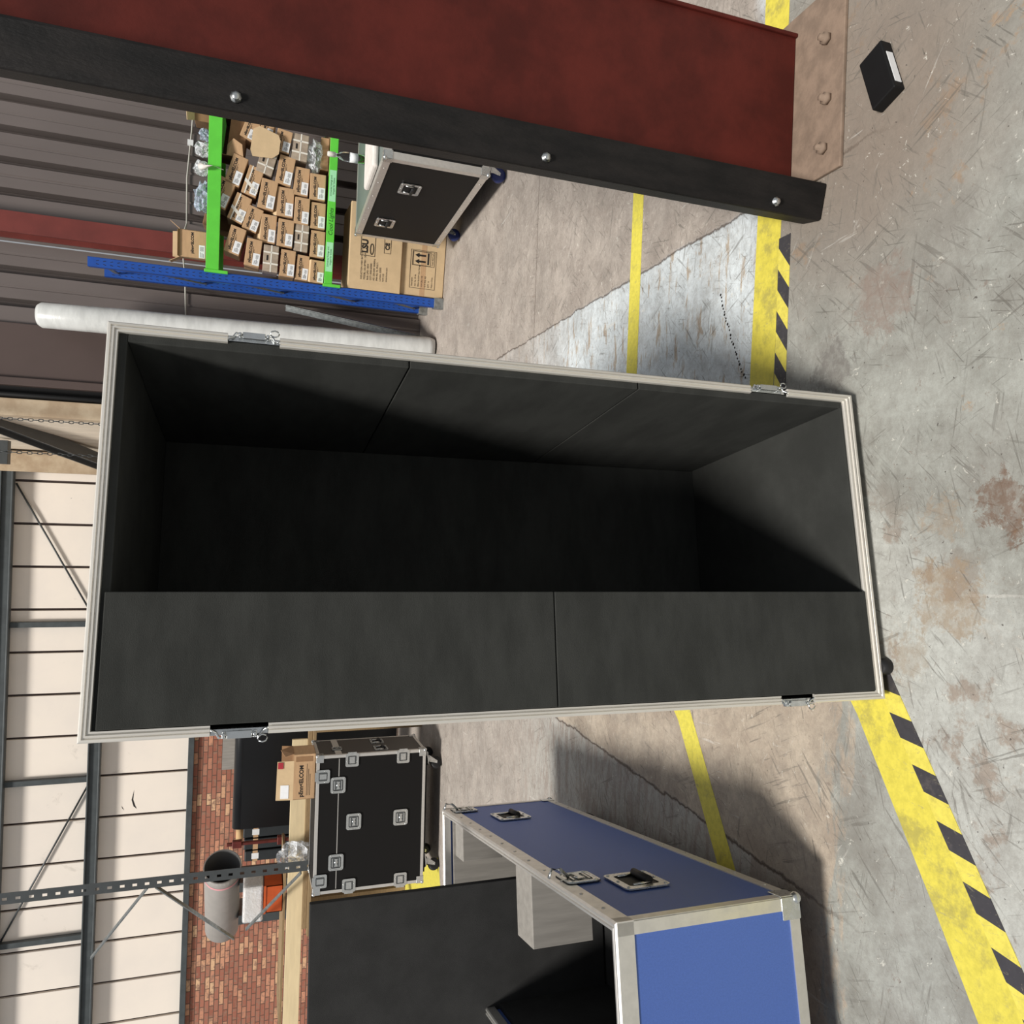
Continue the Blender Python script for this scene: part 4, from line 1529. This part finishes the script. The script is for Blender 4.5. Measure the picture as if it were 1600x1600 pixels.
# front web with round-ended slots: built from bars between the holes
mb.box(.0, .030, -.003, 0, 0, 4.8)
mb.box(.052, wpp, -.003, 0, 0, 4.8)
k = 0
z = 0
while z < 4.8:
    mb.box(.030, .052, -.003, 0, z, min(z + .058, 4.8))
    z += .092
mb.build('perforated_post', 'greypost', sp_)
mb = MB()
for a, b_ in (((.0, .02, 2.28), (-.75, .45, 2.75)), ((.0, .02, 2.22), (-.75, .45, 1.6)), ((-.02, .02, 1.06), (-.55, .2, 1.50))):
    mb.bar(a, b_, .03, .012)
mb.build('frame_brace', 'galv', sp_)
MB().box(-1.6, -.02, .27, .9, 1.17, 1.19).build('shelf_board', 'pine_d', sp_)
MB().box(-1.6, -1.55, .20, .25, 0, 2.6).build('end_post', 'greypost', sp_)
bx = thing('storage_bin', 'orange plastic bin on the shelf behind the perforated post', 'bin', (-3.56, 7.22, 1.192))
mb = MB()
mb.box(-.12, .12, 0, .006, 0, .16)
mb.box(-.12, .12, .294, .30, 0, .16)
mb.box(-.12, -.114, 0, .30, 0, .16)
mb.box(.114, .12, 0, .30, 0, .16)
mb.box(-.12, .12, 0, .30, 0, .006)
mb.build('bin_body', 'orange', bx)
MB().box(-.125, .125, -.006, .0, .145, .165).build('bin_rim', 'orange', bx)
bd = thing('paper_bundle', 'bundle of white papers wrapped in clear film above the orange bin', 'bundle', (-3.60, 7.24, 1.36))
MB().box(-.16, .16, 0, .28, 0, .17).build('paper_stack', 'cloth', bd, bevel=.02)
MB().box(-.165, .165, -.005, .285, -.003, .175).build('film_wrap', 'film', bd, bevel=.02)

# grey plastic pipe lying with its mouth to the right
pp = thing('plastic_pipe', 'wide grey plastic pipe with an open mouth in front of the brick wall', 'pipe', (-3.83, 8.6, 0))
zc = 1.745
mb = MB()
dp = Vector((-.80, .60, 0)).normalized()
x0 = Vector((0, 0, zc))
rng = []
side = Vector((-dp.y, dp.x, 0))
for L_, rr in ((0, .19), (.06, .19), (.07, .183), (1.3, .183), (1.3, .172), (0.0, .178)):
    rng.append([mb.bm.verts.new(x0 + dp * L_ + rr * (side * math.cos(2 * math.pi * k / 32) + Zv * math.sin(2 * math.pi * k / 32))) for k in range(32)])
for i in range(6):
    A_, B_ = rng[i], rng[(i + 1) % 6]
    for k in range(32):
        fc = mb.bm.faces.new([A_[k], A_[(k + 1) % 32], B_[(k + 1) % 32], B_[k]])
        fc.smooth = i in (2, 4)
        fc.material_index = 1 if i == 4 else 0
mb.build('pipe_wall', ['pvc', 'pvc_in'], pp)
mb = MB()
mb.tube([x0 + dp * .12, x0 + dp * .15], [.1845, .1845], 32, cap=False)
mb.build('pink_band', 'pink', pp)
mb = MB()
for q in (.3, 1.0):
    c_ = x0 + dp * q
    mb.box(c_.x - .05, c_.x + .05, c_.y - .2, c_.y + .2, 0, zc - .175)
mb.build('stand', 'greypost', pp)

# black vinyl rolled over a core, black packs beneath
vs = thing('vinyl_roll', 'large black vinyl sheet hanging from a horizontal roll in front of the brick wall', 'roll', (-3.18, 8.3, 0))
zr = 1.585
mb = MB()
mb.tube([(-.13, 0, zr), (2.2, 0, zr)], .075, 24)
mb.build('roll', 'sheen', vs)
MB().box(-.13, 2.2, -.074, -.060, 0.02, zr).build('hanging_sheet', 'sheen', vs)
MB().tube([(-.27, 0, zr), (-.12, 0, zr)], .035, 16).build('core_tube', 'tube', vs)
MB().box(1.2, 1.26, -.02, .04, 0, zr - .07).box(.3, .36, -.02, .04, 0, zr - .07).build('stand', 'greypost', vs)
for k, (dx, lbw) in enumerate(((0, .10), (1, .0), (2, .12))):
    r_ = thing('black_pack', ('black wrapped pack next to the hanging vinyl sheet', 'black wrapped pack in the middle, behind the red clamp', 'black wrapped pack at the left, nearest the grey pipe')[k], 'pack', (-3.44 - .125 * dx, 8.45, 0))
    MB().box(-.055, .055, 0, .5, 0, 1.55 - .01 * k).build('pack_body', 'blackpack', r_, bevel=.012)
    MB().box(-.0555, .0555, -.001, 0, 1.40, 1.45).build('tan_band', 'card', r_)
    if lbw:
        MB().box(-.03, .03, -.002, -.001, 1.39, 1.46).build('white_label', 'label', r_)
cp = thing('bar_clamp', 'red brown bar clamp standing between the black packs', 'clamp', (-3.42, 8.15, 0))
MB().box(-.012, .012, -.02, .02, 0.01, 1.70).build('bar', 'clampred', cp)
MB().box(-.035, .035, -.03, .03, 1.56, 1.65).build('jaw', 'clampred', cp, bevel=.006)
MB().box(-.04, .04, -.03, .03, 1.14, 1.22).build('jaw', 'clampred', cp, bevel=.006)
o = crumple('plastic_sheet', (-3.10, 7.0, 1.10), (.14, .06, .15), 'crumpled clear plastic sheet lying against the pine board beside the shelf post', 'plastic', 'plastic sheet', 21)

# small black box with a white label at the far right on the floor
kb_ = thing('cable_box', 'small black box with a white label on the floor beside the red column base', 'box', (1.13, 1.60, 0), R(20))
MB().box(-.02, .14, -.03, .05, 0, .035).build('box_body', 'black', kb_, bevel=.004)
MB().box(.0, .10, -.0315, -.03, .008, .028).build('box_label', 'label', kb_)

o = MB().box(-3.72, -3.20, YB - .03, YB, 1.66, 1.86).build('wall_plate', 'lining')
tag(o, 'small grey panel fixed to the brick wall above the black vinyl roll', 'panel')
